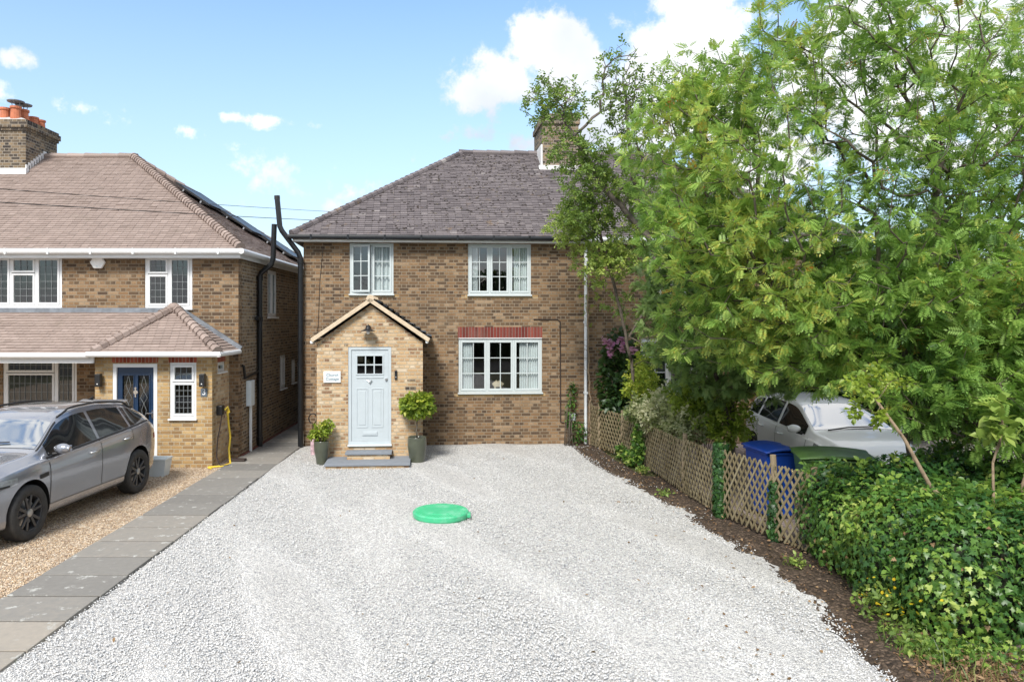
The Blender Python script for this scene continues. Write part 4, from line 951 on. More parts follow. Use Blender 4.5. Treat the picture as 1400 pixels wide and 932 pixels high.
MB().tube([(1.13, -.62, c.Z(1.13, .6)+.02), (1.05, -.2, c.Z(1.05, .2)+.03), (1.0, .35, c.Z(1.0, .35)+.03)], .009, 6).build('wiper', M['trim'], c.root)
MB().box(2.36, 2.385, -.42, .42, .46, .58).build('lower_grille', M['trim'], c.root, bevel=.01)
mb = MB(); mb.prism([(2.375, -.44, .62), (2.275, -.50, .87), (2.275, .50, .87), (2.375, .44, .62)], (.022, 0, .008)); gr = mb.build('grille', M['trim'], c.root, bevel=.008)
mb = MB()
for k in range(7): t = .08+.14*k; mb.bar((2.404-.1*t, -.43-.06*t, .634+.25*t), (2.404-.1*t, .43+.06*t, .634+.25*t), .012, .008)
mb.build('grille_bar', M['rim'], gr)
MB().add([(-1.72, -.45, c.Z(-1.72, .45)), (-1.72, .45, c.Z(-1.72, .45)), (-2.0, .42, 1.52), (-2.0, -.42, 1.52), (-1.72, -.45, c.Z(-1.72, .45)+.03), (-1.72, .45, c.Z(-1.72, .45)+.03), (-2.0, .42, 1.545), (-2.0, -.42, 1.545)], [(0, 1, 2, 3), (4, 5, 6, 7), (0, 1, 5, 4), (1, 2, 6, 5), (2, 3, 7, 6), (3, 0, 4, 7)]).build('spoiler', M['car_grey'], c.root)
MB().prism([(-1.45, 0, 1.60), (-1.6, 0, 1.57), (-1.6, 0, 1.64)], (0, .02, 0)).build('aerial', M['trim'], c.root)

hatT = dict(
    top=[(-2.02, .90), (-1.98, 1.02), (-1.86, 1.20), (-1.66, 1.40), (-1.3, 1.49), (-.6, 1.525), (0, 1.50), (.25, 1.45), (1.08, 1.03), (1.25, 1.0), (1.55, .93), (1.8, .82), (1.93, .70), (2.0, .52)],
    belt=[(-2.02, .70), (-1.9, .98), (-1.6, 1.05), (-.8, 1.0), (0, .96), (.9, .90), (1.2, .89), (1.55, .82), (1.8, .72), (2.0, .46)],
    w=[(-2.02, .58), (-1.94, .72), (-1.7, .82), (-1.2, .86), (0, .86), (1.2, .86), (1.6, .82), (1.85, .70), (2.0, .5)],
    yr=[(-2.02, .85), (-1.8, .76), (-1.4, .70), (-.5, .69), (.3, .71), (.7, .80), (1.1, .88), (1.5, .8), (2.0, .8)],
    zu=[(-2.02, .45), (-1.9, .30), (-1.6, .20), (1.6, .18), (1.85, .22), (2.0, .34)])
c = Car('parked_car', (6.72, 13.95, 0), R(-90)+.03, hatT, M['car_white'], M['rim'], 'white hatchback half hidden behind the bins and the overhanging tree', 2.46, .31)
for sd_ in (1, -1):
    c.patch('side_window', -.15, .86, zb, zt, M['car_glass'], sd_, .006)
    c.patch('side_window', -1.05, -.24, zb, zt, M['car_glass'], sd_, .006)
    c.patch('side_window', -1.55, -1.12, zb, lambda x: zt(x)-.02, M['car_glass'], sd_, .006)
    for a, b in ((-.2, .98), (-1.02, -.2)):
        d = c.patch('door', a+.008, b-.008, .36, lambda x: zb(x)-.03, c.paint, sd_, .004, nz=10)
        for e in (a, b): c.patch('shut_line', e-.006, e+.006, .35, lambda x: zb(x)-.03, M['trim'], sd_, .0055, nx=3, nz=12, parent=d)  # door gaps drawn as dark strips, their shade put in as colour
        c.handle(a+.2, sd_, M['car_white'], d)
    c.patch('headlight', 1.25, 1.86, lambda x: .66+.05*max(0, 1.6-x), lambda x: c.val('belt', x)-.02, M['lamp'], sd_, .008)
    c.patch('tail_light', -1.97, -1.72, .74, lambda x: 1.0, M['red_lamp'], sd_, .006)
    c.patch('fog_lamp', 1.82, 1.92, .38, .48, M['trim'], sd_, .006)
    c.mirror(.74, sd_, M['car_white'])
c.across('windscreen', 1.04, .30, .95, M['screen_glass'])
c.across('rear_window', -1.86, -1.62, .88, M['car_glass'])
MB().tube([(1.1, -.5, c.Z(1.1, .5)+.02), (1.03, -.1, c.Z(1.03, .1)+.03), (1.0, .45, c.Z(1.0, .45)+.03)], .012, 6).build('wiper', M['trim'], c.root)
MB().box(1.98, 2.01, -.38, .38, .36, .46).build('grille', M['trim'], c.root, bevel=.01)
MB().box(1.965, 1.985, -.3, .3, .56, .62).build('upper_grille', M['trim'], c.root, bevel=.01)

# ---------------------------------------------------------------- pots, lid, bins, fence
def pot(loc, r0, r1, h, label):
    p = empty('plant_pot', loc, 0, label, 'plant pot', 'green glazed pots beside the porch', world=False)
    MB().lathe((0, 0, 0), [(r0, 0), (r0*1.12, h*.2), (r1*1.02, h*.6), (r1*1.03, h*.85), (r1, h*.97), (r1*1.02, h), (r1*.9, h), (r1*.88, h*.93)], 28, cap=False).build('shell', M['pot'], p, smooth=True)
    MB().lathe((0, 0, h*.9), [(r1*.9, 0), (r1*.5, .015), (.01, .02)], 20).build('soil', M['soil'], p)
    return p
pot((-3.12, 15.2, 0), .105, .15, .47, 'green glazed pot holding the yellow shrub, left of the doorstep')
pot((-1.15, 15.36, 0), .15, .195, .53, 'larger green glazed pot holding the round topped bay tree, right of the doorstep')
lid = empty('tank_lid', (-.47, 11.1, 0), 0, 'round bright green plastic tank lid lying in the white gravel', 'lid', world=False)
MB().lathe((0, 0, 0), [(.40, -.02), (.425, .03), (.425, .085), (.41, .10), (.40, .098), (.27, .106), (.26, .112), (.01, .115)], 48, cap=False).build('cover', M['greenlid'], lid)
mb = MB()
for i in range(-9, 10):
    for j in range(-9, 10):
        x, y = i*.042+(j % 2)*.021, j*.042
        if x*x+y*y < .385**2: mb.box(x-.012, x+.012, y-.008, y+.008, .098, .109+(.006 if x*x+y*y < .26**2 else 0))
mb.build('tread', M['greenlid'], lid)
MB().box(.33, .455, -.14, .0, .02, .082).build('locking_tab', M['greenlid'], lid, bevel=.012)
MB().lathe((0, 0, -.03), [(.395, 0), (.395, .04)], 40).build('rim', M['greenlid'], lid)

M['bin_blue'] = plain('blue bin plastic', (.008, .055, .33), .4, var=.12)
M['bin_green'] = plain('green bin plastic', (.085, .165, .045), .42, var=.15)
def bin_(loc, rz, m, label, W=.58, Dp=.72, Hh=1.0):
    b = empty('wheelie_bin', loc, rz, label, 'bin', 'wheelie bins behind the lattice fence', world=False)
    w0, d0, w1, d1 = W*.38, Dp*.34, W*.48, Dp*.46
    mb = MB(); v = [(-w0, -d0, .06), (w0, -d0, .06), (w0, d0, .06), (-w0, d0, .06), (-w1, -d1, Hh-.08), (w1, -d1, Hh-.08), (w1, d1, Hh-.08), (-w1, d1, Hh-.08)]
    mb.add(v, [(0, 3, 2, 1), (4, 5, 6, 7), (0, 1, 5, 4), (1, 2, 6, 5), (2, 3, 7, 6), (3, 0, 4, 7)]); mb.box(-w1-.03, w1+.03, -d1-.03, d1+.03, Hh-.08, Hh-.045)
    mb.build('body', m, b, bevel=.015)
    P = [[(x, y, Hh-.04+.07*(1-(x/(w1+.04))**2)*(1-.5*(y/(d1+.05))**2)+.02*(y > d1*.8)) for x in np.linspace(-w1-.04, w1+.04, 9)] for y in np.linspace(-d1-.06, d1+.05, 11)]
    MB().grid(P).build('lid', m, b, smooth=True, solid=.02)
    MB().tube([(-w1, d1+.06, Hh-.03), (w1, d1+.06, Hh-.03)], .02, 8).build('handle', m, b)
    for s in (-1, 1): MB().lathe((s*(w0+.02), d0+.05, .1), [(.1, -.03), (.1, .03)], 18, 'x').build('wheel', M['tyre'], b)
bin_((4.62, 11.25, -.03), R(8), M['bin_blue'], 'blue wheelie bin behind the lattice fence next to the white car', .56, .7, 1.08)
bin_((5.12, 10.35, -.03), R(-14), M['bin_green'], 'green wheelie bin behind the lattice fence, nearer than the blue one', .98, .78, 1.14)

M['lattice'] = tinted('weathered pale lattice wood', [(0, (.10, .08, .04)), (.5, (.18, .145, .078)), (1, (.28, .24, .15))], .85, 20, .4, .2)
M['post'] = tinted('weathered round post', [(0, (.13, .10, .065)), (.5, (.25, .195, .125)), (1, (.35, .29, .2))], .9, 14, .5, .4)
FP = [(2.86, 17.5), (2.98, 16.95), (3.32, 16.04), (3.57, 14.71), (3.68, 12.61), (3.82, 11.15), (4.13, 9.97), (4.36, 9.35)]
FH = [1.0, .98, .95, .93, .98, 1.06, 1.10, 1.06]
fe = empty('lattice_fence', (3.68, 12.61, 0), 0, 'low weathered wooden lattice fence on round posts along the right of the white gravel', 'fence')
for i, ((x, y), h) in enumerate(zip(FP, FH)):
    MB().tube([(x+random.uniform(-.02, .02), y, -.1), (x+random.uniform(-.02, .02), y, h*.5), (x+random.uniform(-.03, .03), y+random.uniform(-.03, .03), h+.05)], [.045, .042, .040], 10, tint=random.uniform(.3, .7)).build('post', M['post'], fe, smooth=False)
MB().tube([(2.93, 17.2, -.05), (2.86, 17.55, 1.08)], .03, 8, tint=.6).build('post', M['post'], fe)
for (p, q), (h0, h1) in zip(zip(FP, FP[1:]), zip(FH, FH[1:])):
    p, q = Vector((*p, 0)), Vector((*q, 0)); d = q-p; L = d.length; d.normalize(); nrm = Vector((-d.y, d.x, 0)); z0, z1 = .03, min(h0, h1)-.03; hh = z1-z0
    if nrm.x > 0: nrm = -nrm
    mb = MB(); sp_ = .118; sk = 1/1.5
    for sgn, off in ((1, .052), (-1, .043)):
        s0 = -hh*sk-.1+random.uniform(0, .1)
        while s0 < L+hh*sk:
            # line s = s0 + sgn*(z-z0)
            za, zb_ = 0, hh; f = lambda z: (s0+z*sk if sgn > 0 else s0+(hh-z)*sk)
            lo, hi = [], []
            zs = np.linspace(0, hh, 60); ok = [z for z in zs if 0 <= f(z) <= L]
            if len(ok) > 4:
                a, b = ok[0], ok[-1]
                A = p+d*f(a)+nrm*off+Vector((0, 0, z0+a)); B = p+d*f(b)+nrm*off+Vector((0, 0, z0+b))
                j = Vector((random.uniform(-.008, .008), 0, random.uniform(-.01, .01)))
                mb.bar(A+j, B-j, .032, .008, nrm, min(1, max(0, random.gauss(.55, .17))))
            s0 += sp_
    mb.build('lattice_panel', M['lattice'], fe)

# small things by the left pot and the left porch
tr = empty('white_planter', (-6.0, 14.05, 0), 0, 'pale translucent plastic tub on the gravel between the grey car and the left porch', 'tub', world=False)
MB().add([(-.13, -.12, 0), (.13, -.12, 0), (.13, .12, 0), (-.13, .12, 0), (-.18, -.16, .33), (.18, -.16, .33), (.18, .16, .33), (-.18, .16, .33)], [(0, 3, 2, 1), (0, 1, 5, 4), (1, 2, 6, 5), (2, 3, 7, 6), (3, 0, 4, 7)]).build('tub', M['plaque'], tr, solid=.012)
f = MB()
for a, b in (((-.185, -.165, .33), (.185, -.165, .33)), ((.185, -.165, .33), (.185, .165, .33)), ((.185, .165, .33), (-.185, .165, .33)), ((-.185, .165, .33), (-.185, -.165, .33))): f.bar(a, b, .025, .025)
f.build('rim', M['plaque'], tr)
hp = empty('garden_ornament', (-3.52, 16.2, 0), 0, 'black wire hoop on a mottled pink stake between the black pipe and left pot', 'ornament', world=False)
MB().tube([(.09*math.cos(t), 0, .80+.11*math.sin(t)) for t in np.linspace(-1.2, 4.4, 20)], .014, 7).build('hoop', M['blackm'], hp)
MB().tube([(0, 0, 0), (0, 0, .48)], .05, 10).build('stake', plain('mottled pink stake', (.50, .36, .40), .6, var=.6, scale=14), hp)
MB().tube([(.0, 0, .45), (.0, .0, .70)], .012, 7).build('stem', M['blackm'], hp)
for k, (A, B, lab) in enumerate((((-7.1, 11, 4.85), (-4.515, 21, 5.92), 'thin dark overhead wire crossing in front of the left roof, lower of two'), ((-7.1, 11, 5.05), (-4.52, 21, 6.19), 'thin dark overhead wire crossing in front of the left roof, higher of two'))):
    A, B = Vector(A), Vector(B); pts = [A+(B-A)*t-Vector((0, 0, .35*(1-((t-.4)/1.4)**2)*.3)) for t in np.linspace(-1, 1.8, 24)]
    tag(MB().tube(pts, .008 if k == 0 else .006, 5).build('overhead_wire', M['wire']), lab, 'wire', 'overhead wires by the left roof')

# ---------------------------------------------------------------- plants
M['bark'] = plain('grey brown bark', (.115, .095, .075), .9, 0, .45, 18, .3, .6)
M['bark_pale'] = plain('pale tan bark', (.24, .18, .12), .8, 0, .3, 20, .3, .3)
M['twig'] = plain('grey twig', (.13, .11, .095), .9, 0, .3, 18)
G = {}
G['rowan'] = leafmat('rowan leaf', [(0, (.04, .095, .025)), (.25, (.105, .21, .048)), (.5, (.20, .35, .075)), (.75, (.31, .47, .11)), (.90, (.46, .56, .14)), (.955, (.53, .46, .08)), (1, (.55, .24, .04))], .45)
G['broad'] = leafmat('broad green leaf', [(0, (.045, .085, .024)), (.5, (.14, .22, .05)), (.8, (.24, .34, .075)), (1, (.38, .45, .11))])
G['dark'] = leafmat('dark evergreen leaf', [(0, (.008, .022, .008)), (.5, (.022, .055, .016)), (1, (.055, .11, .03))], .2, .4)
G['conifer'] = leafmat('conifer spray', [(0, (.06, .11, .045)), (.5, (.18, .29, .10)), (1, (.32, .43, .16))], .42, .6)
G['ivy'] = leafmat('ivy leaf', [(0, (.012, .042, .014)), (.35, (.04, .11, .026)), (.65, (.10, .20, .036)), (.85, (.22, .33, .055)), (1, (.38, .45, .12))], .28, .38)
G['lime'] = leafmat('yellow green leaf', [(0, (.10, .16, .02)), (.5, (.25, .33, .035)), (1, (.46, .47, .07))], .4)
G['variegated'] = leafmat('cream variegated leaf', [(0, (.10, .16, .05)), (.45, (.26, .30, .13)), (1, (.58, .56, .36))], .35)
G['pink'] = leafmat('pink petal', [(0, (.48, .14, .38)), (1, (.75, .40, .65))], .4)
G['yellow'] = leafmat('yellow petal', [(0, (.60, .42, .01)), (1, (.75, .58, .03))], .3)
G['berry'] = leafmat('orange berry', [(0, (.42, .06, .015)), (.6, (.55, .19, .02)), (1, (.60, .36, .05))], .1)
G['dry'] = leafmat('dry brown leaf', [(0, (.10, .055, .03)), (.5, (.20, .115, .06)), (1, (.34, .23, .13))], .15, .8)
G['grass'] = leafmat('grass blade', [(0, (.04, .08, .015)), (.5, (.10, .17, .03)), (1, (.24, .26, .09))], .3)

def diamond(x0, y0, dx, dy, w, z=0):
    """a leaflet from (x0, y0) along (dx, dy), folded a little along its midrib"""
    nx, ny = -dy, dx; l = math.hypot(dx, dy); nx, ny = nx/l*w, ny/l*w
    return [(x0, y0, z), (x0+dx*.45+nx, y0+dy*.45+ny, z+.12*w), (x0+dx, y0+dy, z-.3*w), (x0+dx*.45-nx, y0+dy*.45-ny, z+.12*w)]
def t_rowan(pairs=6):
    v, f = [], []
    def put(q): b = len(v); v.extend(q); f.append((b, b+1, b+2, b+3))
    for i in range(pairs):
        x = .22+.70*i/pairs; s = 1-.35*abs(i-2.2)/pairs
        dz = -.20*x*x
        for sd in (-1, 1): put(diamond(x, 0, .13*s, sd*.30*s, .062*s, dz))
    put(diamond(.90, 0, .26, 0, .06, -.18))
    v.extend([(0, -.006, 0), (0, .006, 0), (.95, .004, -.19), (.95, -.004, -.19)]); b = len(v)-4; f.append((b, b+1, b+2, b+3))
    return v, f
def t_broad():
    v = [(0, 0, 0), (.35, .27, .06), (.7, .22, .03), (1, 0, -.12), (.7, -.22, .03), (.35, -.27, .06), (.5, 0, -.02)]
    return v, [(0, 6, 1), (1, 6, 2), (2, 6, 3), (3, 6, 4), (4, 6, 5), (5, 6, 0)]
def t_sprig(n=6, seed=0):
    """a short shoot with several broad leaves"""
    r = random.Random(seed); v, f = [], []; bv, bf = t_broad()
    for i in range(n):
        a = i*2.4; x = .12+.8*i/n; s = .42*r.uniform(.8, 1.15)
        d = Vector((.55, math.cos(a)*.85, math.sin(a)*.55+.1)).normalized(); M3 = frames(np.array([d]))[0]
        b = len(v); v.extend([tuple(M3 @ (np.array(p)*s)+np.array([x, 0, 0])) for p in bv]); f.extend([tuple(b+k for k in q) for q in bf])
    return v, f
def t_ivy():
    v = [(0, 0, 0), (-.12, .30, .02), (.10, .50, -.04), (.30, .24, .05), (.48, .40, -.03), (.55, .16, .05), (1, 0, -.1), (.55, -.16, .05), (.48, -.40, -.03), (.30, -.24, .05), (.10, -.50, -.04), (-.12, -.30, .02), (.3, 0, .07)]
    return v, [(i, i+1, 12) for i in range(11)]+[(11, 0, 12)]
def t_conifer():
    v, f = [], []
    def put(q): b = len(v); v.extend(q); f.append((b, b+1, b+2, b+3))
    for i in range(9):
        x = .05+.85*i/9; s = (1-.75*i/9)
        for sd in (-1, 1): put(diamond(x, 0, .20*s+.05, sd*.30*s, .035, -.15*x*x))
    put(diamond(0, 0, 1, 0, .03, 0)); return v, f
def t_blade(): return [(0, -.03, 0), (0, .03, 0), (.55, .022, .03), (.55, -.022, .03), (1, 0, -.12)], [(0, 1, 2, 3), (3, 2, 4)]
def t_petals(n=7):
    v, f = [], []
    for k in range(n):
        a = 2*math.pi*k/n; q = [(0, 0, 0), (.6*math.cos(a-.35), .6*math.sin(a-.35), .25), (math.cos(a), math.sin(a), .15), (.6*math.cos(a+.35), .6*math.sin(a+.35), .25)]
        b = len(v); v.extend(q); f.append((b, b+1, b+2, b+3))
    return v, f
ROW, BRO, IVY, CON, BLA, PET, SPR = t_rowan(), t_broad(), t_ivy(), t_conifer(), t_blade(), t_petals(), t_sprig(6)
def unit(V): return V/np.maximum(np.linalg.norm(V, axis=1, keepdims=True), 1e-9)
def in_ellipsoids(E, n, power=.42):
    """n points in a list of (centre, radii, weight), more of them towards the outside"""
    wts = np.array([e[2] for e in E], float); k = rng.choice(len(E), n, p=wts/wts.sum())
    d = unit(rng.normal(size=(n, 3)))*(rng.random(n)**power)[:, None]
    return np.array([E[i][0] for i in k])+d*np.array([E[i][1] for i in k]), k
def skeleton(trunks, att, step=.16, wander=.35, bow=.10):
    """branches grown from the trunks to every attractor; returns node positions, parents, tips"""
    pos, par, cost = [], [], []
    for tr in trunks:
        prev = -1
        for a, b in zip(tr, tr[1:]):
            a, b = np.array(a, float), np.array(b, float); k = max(1, int(np.linalg.norm(b-a)/step))
            for i in range(k+(1 if prev < 0 else 0)):
                t = (i+(0 if prev < 0 else 1))/k
                pos.append(a+(b-a)*t+rng.normal(0, .012, 3)); par.append(prev); cost.append(0 if prev < 0 else cost[prev]+step*.35); prev = len(pos)-1
    base = np.array(pos); dist = np.min(np.linalg.norm(att[:, None]-base[None], axis=2), axis=1); tips = []
    cap = len(pos)+len(att)*60; X = np.zeros((cap, 3)); X[:len(pos)] = base; C = np.zeros(cap); C[:len(pos)] = cost; n = len(pos)
    for i in np.argsort(dist):
        p = att[i]; d = np.linalg.norm(X[:n]-p, axis=1)
        j = int(np.argmin(d+.30*C[:n]+.25*np.maximum(0, X[:n, 2]-p[2])))
        L = d[j]; k = max(1, int(L/step)); a = X[j].copy(); side = rng.normal(0, 1, 3)*wander*L*.25; prev = j
        for q in range(1, k+1):
            t = q/k
            if n >= cap: break
            X[n] = a+(p-a)*t+side*math.sin(math.pi*t)+np.array([0, 0, bow*L*math.sin(math.pi*t)]); par.append(prev); C[n] = C[prev]+L/k; prev = n; n += 1
        tips.append(prev)
    return X[:n], np.array(par), np.array(tips)
def branches(name, X, par, tips, m, parent, r_tip=.0045, power=2.35, rmax=.2, sides=6):
    n = len(X); acc = np.zeros(n); isleaf = np.ones(n, bool); isleaf[par[par >= 0]] = False
    acc[isleaf] = r_tip**power
    for i in range(n-1, -1, -1):
        if par[i] >= 0: acc[par[i]] += acc[i]+(1e-6*r_tip**power)
    rad = np.minimum(acc**(1/power), rmax)
    ch = [[] for _ in range(n)]
    for i in range(n):
        if par[i] >= 0: ch[par[i]].append(i)
    V, Fq, off = [], [], 0
    starts = [(i, -1) for i in range(n) if par[i] < 0]
    chains = []
    while starts:
        s, p = starts.pop(); c = ([p] if p >= 0 else [])+[s]; cur = s
        while ch[cur]:
            k = max(ch[cur], key=lambda q: rad[q])
            for q in ch[cur]:
                if q != k: starts.append((q, cur))
            c.append(k); cur = k
        chains.append((c, p >= 0))
    for c, child in chains:
        if len(c) < 2: continue
        P = X[c]; r = rad[c].copy()
        if child: r[0] = r[1]
        r[-1] *= .5
        T = np.zeros_like(P); T[1:-1] = P[2:]-P[:-2]; T[0] = P[1]-P[0]; T[-1] = P[-1]-P[-2]; T = unit(T+1e-9)
        ns = sides if r.max() > .02 else (5 if r.max() > .008 else 3)
        ref = np.array([.31, .22, .92]) if abs(T[0][2]) < .9 else np.array([1., .1, 0])
        A = unit(np.cross(T, ref)+1e-9); B = np.cross(T, A)
        ang = np.arange(ns)*2*math.pi/ns
        ring = P[:, None]+(A[:, None]*np.cos(ang)[None, :, None]+B[:, None]*np.sin(ang)[None, :, None])*r[:, None, None]
        V.append(ring.reshape(-1, 3)); k = len(c)
        i, j = np.meshgrid(np.arange(k-1), np.arange(ns), indexing='ij')
        Fq.append(np.stack([i*ns+j, i*ns+(j+1) % ns, (i+1)*ns+(j+1) % ns, (i+1)*ns+j], -1).reshape(-1, 4)+off); off += k*ns
    V = np.vstack(V); Fq = np.vstack(Fq)
    o = fast_mesh(name, V, Fq.ravel(), np.arange(len(Fq))*4, np.full(len(Fq), 4), m, parent)
    o.data.polygons.foreach_set('use_smooth', [True]*len(o.data.polygons))
    return rad
def foliage(name, X, par, tips, rad, template, m, parent, per_tip=7, along=0, size=.17, tint=(.5, .18), spread=.9, droop=.25, twig_r=.012, tintfn=None, skip=None):
    idx = np.repeat(tips, per_tip)
    if along:
        cand = np.where((rad < twig_r) & (par >= 0))[0]; idx = np.concatenate([idx, rng.choice(cand, along)])
    if skip is not None: idx = idx[~skip(X[idx])]
    dirn = unit(X[idx]-X[par[idx]]+1e-6)
    D = unit(dirn*.8+rng.normal(0, spread*.75, (len(idx), 3))+np.array([0, 0, -droop]))
    P = X[idx]+rng.normal(0, .02, (len(idx), 3))
    S = size*rng.uniform(.65, 1.2, len(idx))
    t = np.clip(rng.normal(tint[0], tint[1], len(idx)), 0, 1)
    if tintfn is not None: t = np.clip(t+tintfn(P), 0, 1)
    if template is ROW: t = np.where((np.sin(P[:, 0]*2.3+1.0)*np.sin(P[:, 1]*2.9+P[:, 2]*2.1) > .94) & (rng.random(len(t)) < .6), rng.uniform(.92, 1, len(t)), np.minimum(t, .90))
    return scatter(name, template, P, frames(D, rng.normal(0, .55, len(idx))), S, m, parent, t)
def clumps(scale, amp, seed):
    """smooth light and dark variation between shoots (age of the leaves), in space"""
    r = np.random.default_rng(seed); K = r.normal(0, scale, (7, 3)); ph = r.uniform(0, 6.28, 7)
    return lambda P: amp*np.sin(P @ K.T+ph).sum(1)/2.6
def tree(name, base, trunks, E, n_att, leaf, lm, label, group=None, bark='bark', cat='tree', power=.42, kw=None, r_tip=.0045, rmax=.16, step=.16, wander=.35, bow=.1, extra=None):
    o = empty(name, base, 0, label, cat, group); kw = kw or {}
    att, k = in_ellipsoids(E, n_att, power); att = att[att[:, 2] > .25]
    X, par, tips = skeleton(trunks, att, step, wander, bow)
    rad = branches('trunk', X, par, tips, M[bark], o, r_tip, rmax=rmax)
    foliage('crown', X, par, tips, rad, leaf, lm, o, **kw)
    return o, X, par, tips
def leaf_cloud(name, E, n, template, m, parent, size, tint=(.5, .18), power=.3, droop=.2, tintfn=None, up=None, lo=.02):
    P, k = in_ellipsoids(E, n, power); P = P[P[:, 2] > lo]; c = np.array([e[0] for e in E])[k][:len(P)] if False else None
    cen = np.mean([e[0] for e in E], axis=0); D = unit(unit(P-cen)*.5+rng.normal(0, .6, P.shape)+np.array([0, 0, -droop]))
    t = np.clip(rng.normal(tint[0], tint[1], len(P)), 0, 1)
    if tintfn is not None: t = np.clip(t+tintfn(P), 0, 1)
    return scatter(name, template, P, frames(D, rng.normal(0, .8, len(P))), size*rng.uniform(.6, 1.25, len(P)), m, parent, t)
def stems(name, base, E, n, m, parent, r=.008):
    P, _ = in_ellipsoids(E, n, .5); mb = MB()
    for p in P:
        b = np.array(base)+np.array([random.uniform(-.1, .1), random.uniform(-.1, .1), 0]); q = b+(p-b)*.5+np.array([0, 0, .12])
        mb.tube([b, q, p], [r*1.3, r, r*.5], 5)
    return mb.build(name, m, parent, smooth=True)
def shell(E, n, inner=.86, lo=0.0):
    """points on the outer skin of a union of ellipsoids, with outward normals"""
    C = np.array([e[0] for e in E]); Rr = np.array([e[1] for e in E]); ar = (Rr[:, 0]*Rr[:, 1]+Rr[:, 1]*Rr[:, 2]+Rr[:, 0]*Rr[:, 2]); k = rng.choice(len(E), n*2, p=ar/ar.sum())
    d = unit(rng.normal(size=(n*2, 3))); P = C[k]+d*Rr[k]; Nn = unit(d/Rr[k])
    keep = P[:, 2] > lo
    for i in range(len(E)): keep &= (np.sum(((P-C[i])/Rr[i])**2, 1) > inner**2) | (k == i)
    return P[keep], Nn[keep]
def ivy_skin(name, P, Nn, m, parent, size=.075, depth=.09, tint=(.42, .2), tintfn=None, template=None):
    n = len(P); P = P+Nn*(rng.random(n)*2*depth-depth*1.3)[:, None]
    Z = unit(Nn+rng.normal(0, .38, P.shape)+np.array([0, 0, .25])); D = unit(np.array([0, 0, -1.0])+rng.normal(0, .55, P.shape)); D = unit(D-Z*np.sum(D*Z, 1, keepdims=True))
    Mx = np.stack([D, np.cross(Z, D), Z], 2); t = np.clip(rng.normal(tint[0], tint[1], n), 0, 1)
    if tintfn is not None: t = np.clip(t+tintfn(P), 0, 1)
    return scatter(name, template or IVY, P, Mx, size*rng.uniform(.5, 1.25, n), m, parent, t)

# the rowan on the right, its crown reaching over the drive
rE = [((4.75, 9.6, 4.9), (2.0, 1.6, 2.1), 3.4), ((3.2, 11.0, 5.4), (1.0, 1.0, 1.2), 1.4), ((3.5, 10.9, 6.4), (.9, .8, .7), .6), ((6.0, 8.7, 2.1), (1.3, .55, .55), 1.2), ((6.6, 8.3, 1.75), (.9, .5, .5), .9), ((4.9, 9.2, 2.35), (.8, .5, .35), .35), ((7.0, 8.9, 2.1), (.9, .6, .6), .8), ((3.9, 10.4, 3.9), (1.3, 1.1, .9), 1.2), ((5.9, 9.2, 2.9), (1.6, .8, .8), 1.3), ((6.3, 9.9, 5.9), (1.9, 1.6, 1.6), 2.0), ((3.35, 10.3, 4.35), (1.0, 1.2, 1.0), 1.2), ((5.4, 9.0, 3.2), (1.5, .9, .95), 1.5), ((4.1, 10.2, 3.2), (1.0, 1.0, .7), .9), ((5.0, 9.6, 7.0), (1.5, 1.3, .9), .9), ((4.0, 10.6, 6.3), (.9, 1.0, .7), .5), ((6.6, 8.8, 3.5), (1.1, .9, 1.0), .9), ((6.9, 9.4, 2.5), (1.0, .8, .55), .6), ((4.6, 10.0, 2.5), (1.0, .8, .6), .8), ((3.55, 10.9, 2.9), (.8, .7, .7), .7)]
tr = [[(5.85, 9.7, 0), (5.78, 9.7, 1.2), (5.7, 9.75, 2.2), (5.5, 9.8, 3.2), (5.4, 9.8, 4.4)], [(5.7, 9.75, 2.2), (6.2, 9.9, 3.4), (6.35, 9.95, 4.8)], [(5.72, 9.72, 1.8), (4.9, 9.9, 2.9), (4.2, 10.1, 3.5)]]
cl = clumps(1.9, .20, 3)
def crown_tint(P): return cl(P)+.05*(P[:, 2]-4.5)/2  # clump variation, with tint rising slightly towards the top of the crown
ro, X, par, tips = tree('rowan_tree', (5.85, 9.7, 0), tr, rE, 2900, ROW, G['rowan'], 'large leafy rowan with feathered leaves and orange berries overhanging the fence and white car', rmax=.13, r_tip=.006,
     kw=dict(per_tip=8, along=5200, size=.172, tint=(.62, .21), spread=.9, droop=.3, tintfn=crown_tint), wander=.45)
bt = rng.choice(tips, 40); bt = bt[X[bt][:, 2] > 3.4]
for b_i in bt:
  ti = np.repeat([b_i], 30); Pb = X[ti]+rng.normal(0, .042, (len(ti), 3))-np.array([0, 0, .05])
  scatter('berry_cluster', ([(1, 0, 0), (-1, 0, 0), (0, 1, 0), (0, -1, 0), (0, 0, 1), (0, 0, -1)], [(0, 2, 4), (2, 1, 4), (1, 3, 4), (3, 0, 4), (2, 0, 5), (1, 2, 5), (3, 1, 5), (0, 3, 5)]), Pb, frames(rng.normal(size=(len(ti), 3))), np.full(len(ti), .0085), G['berry'], ro, np.clip(rng.normal(.5, .25, len(ti)), 0, 1))
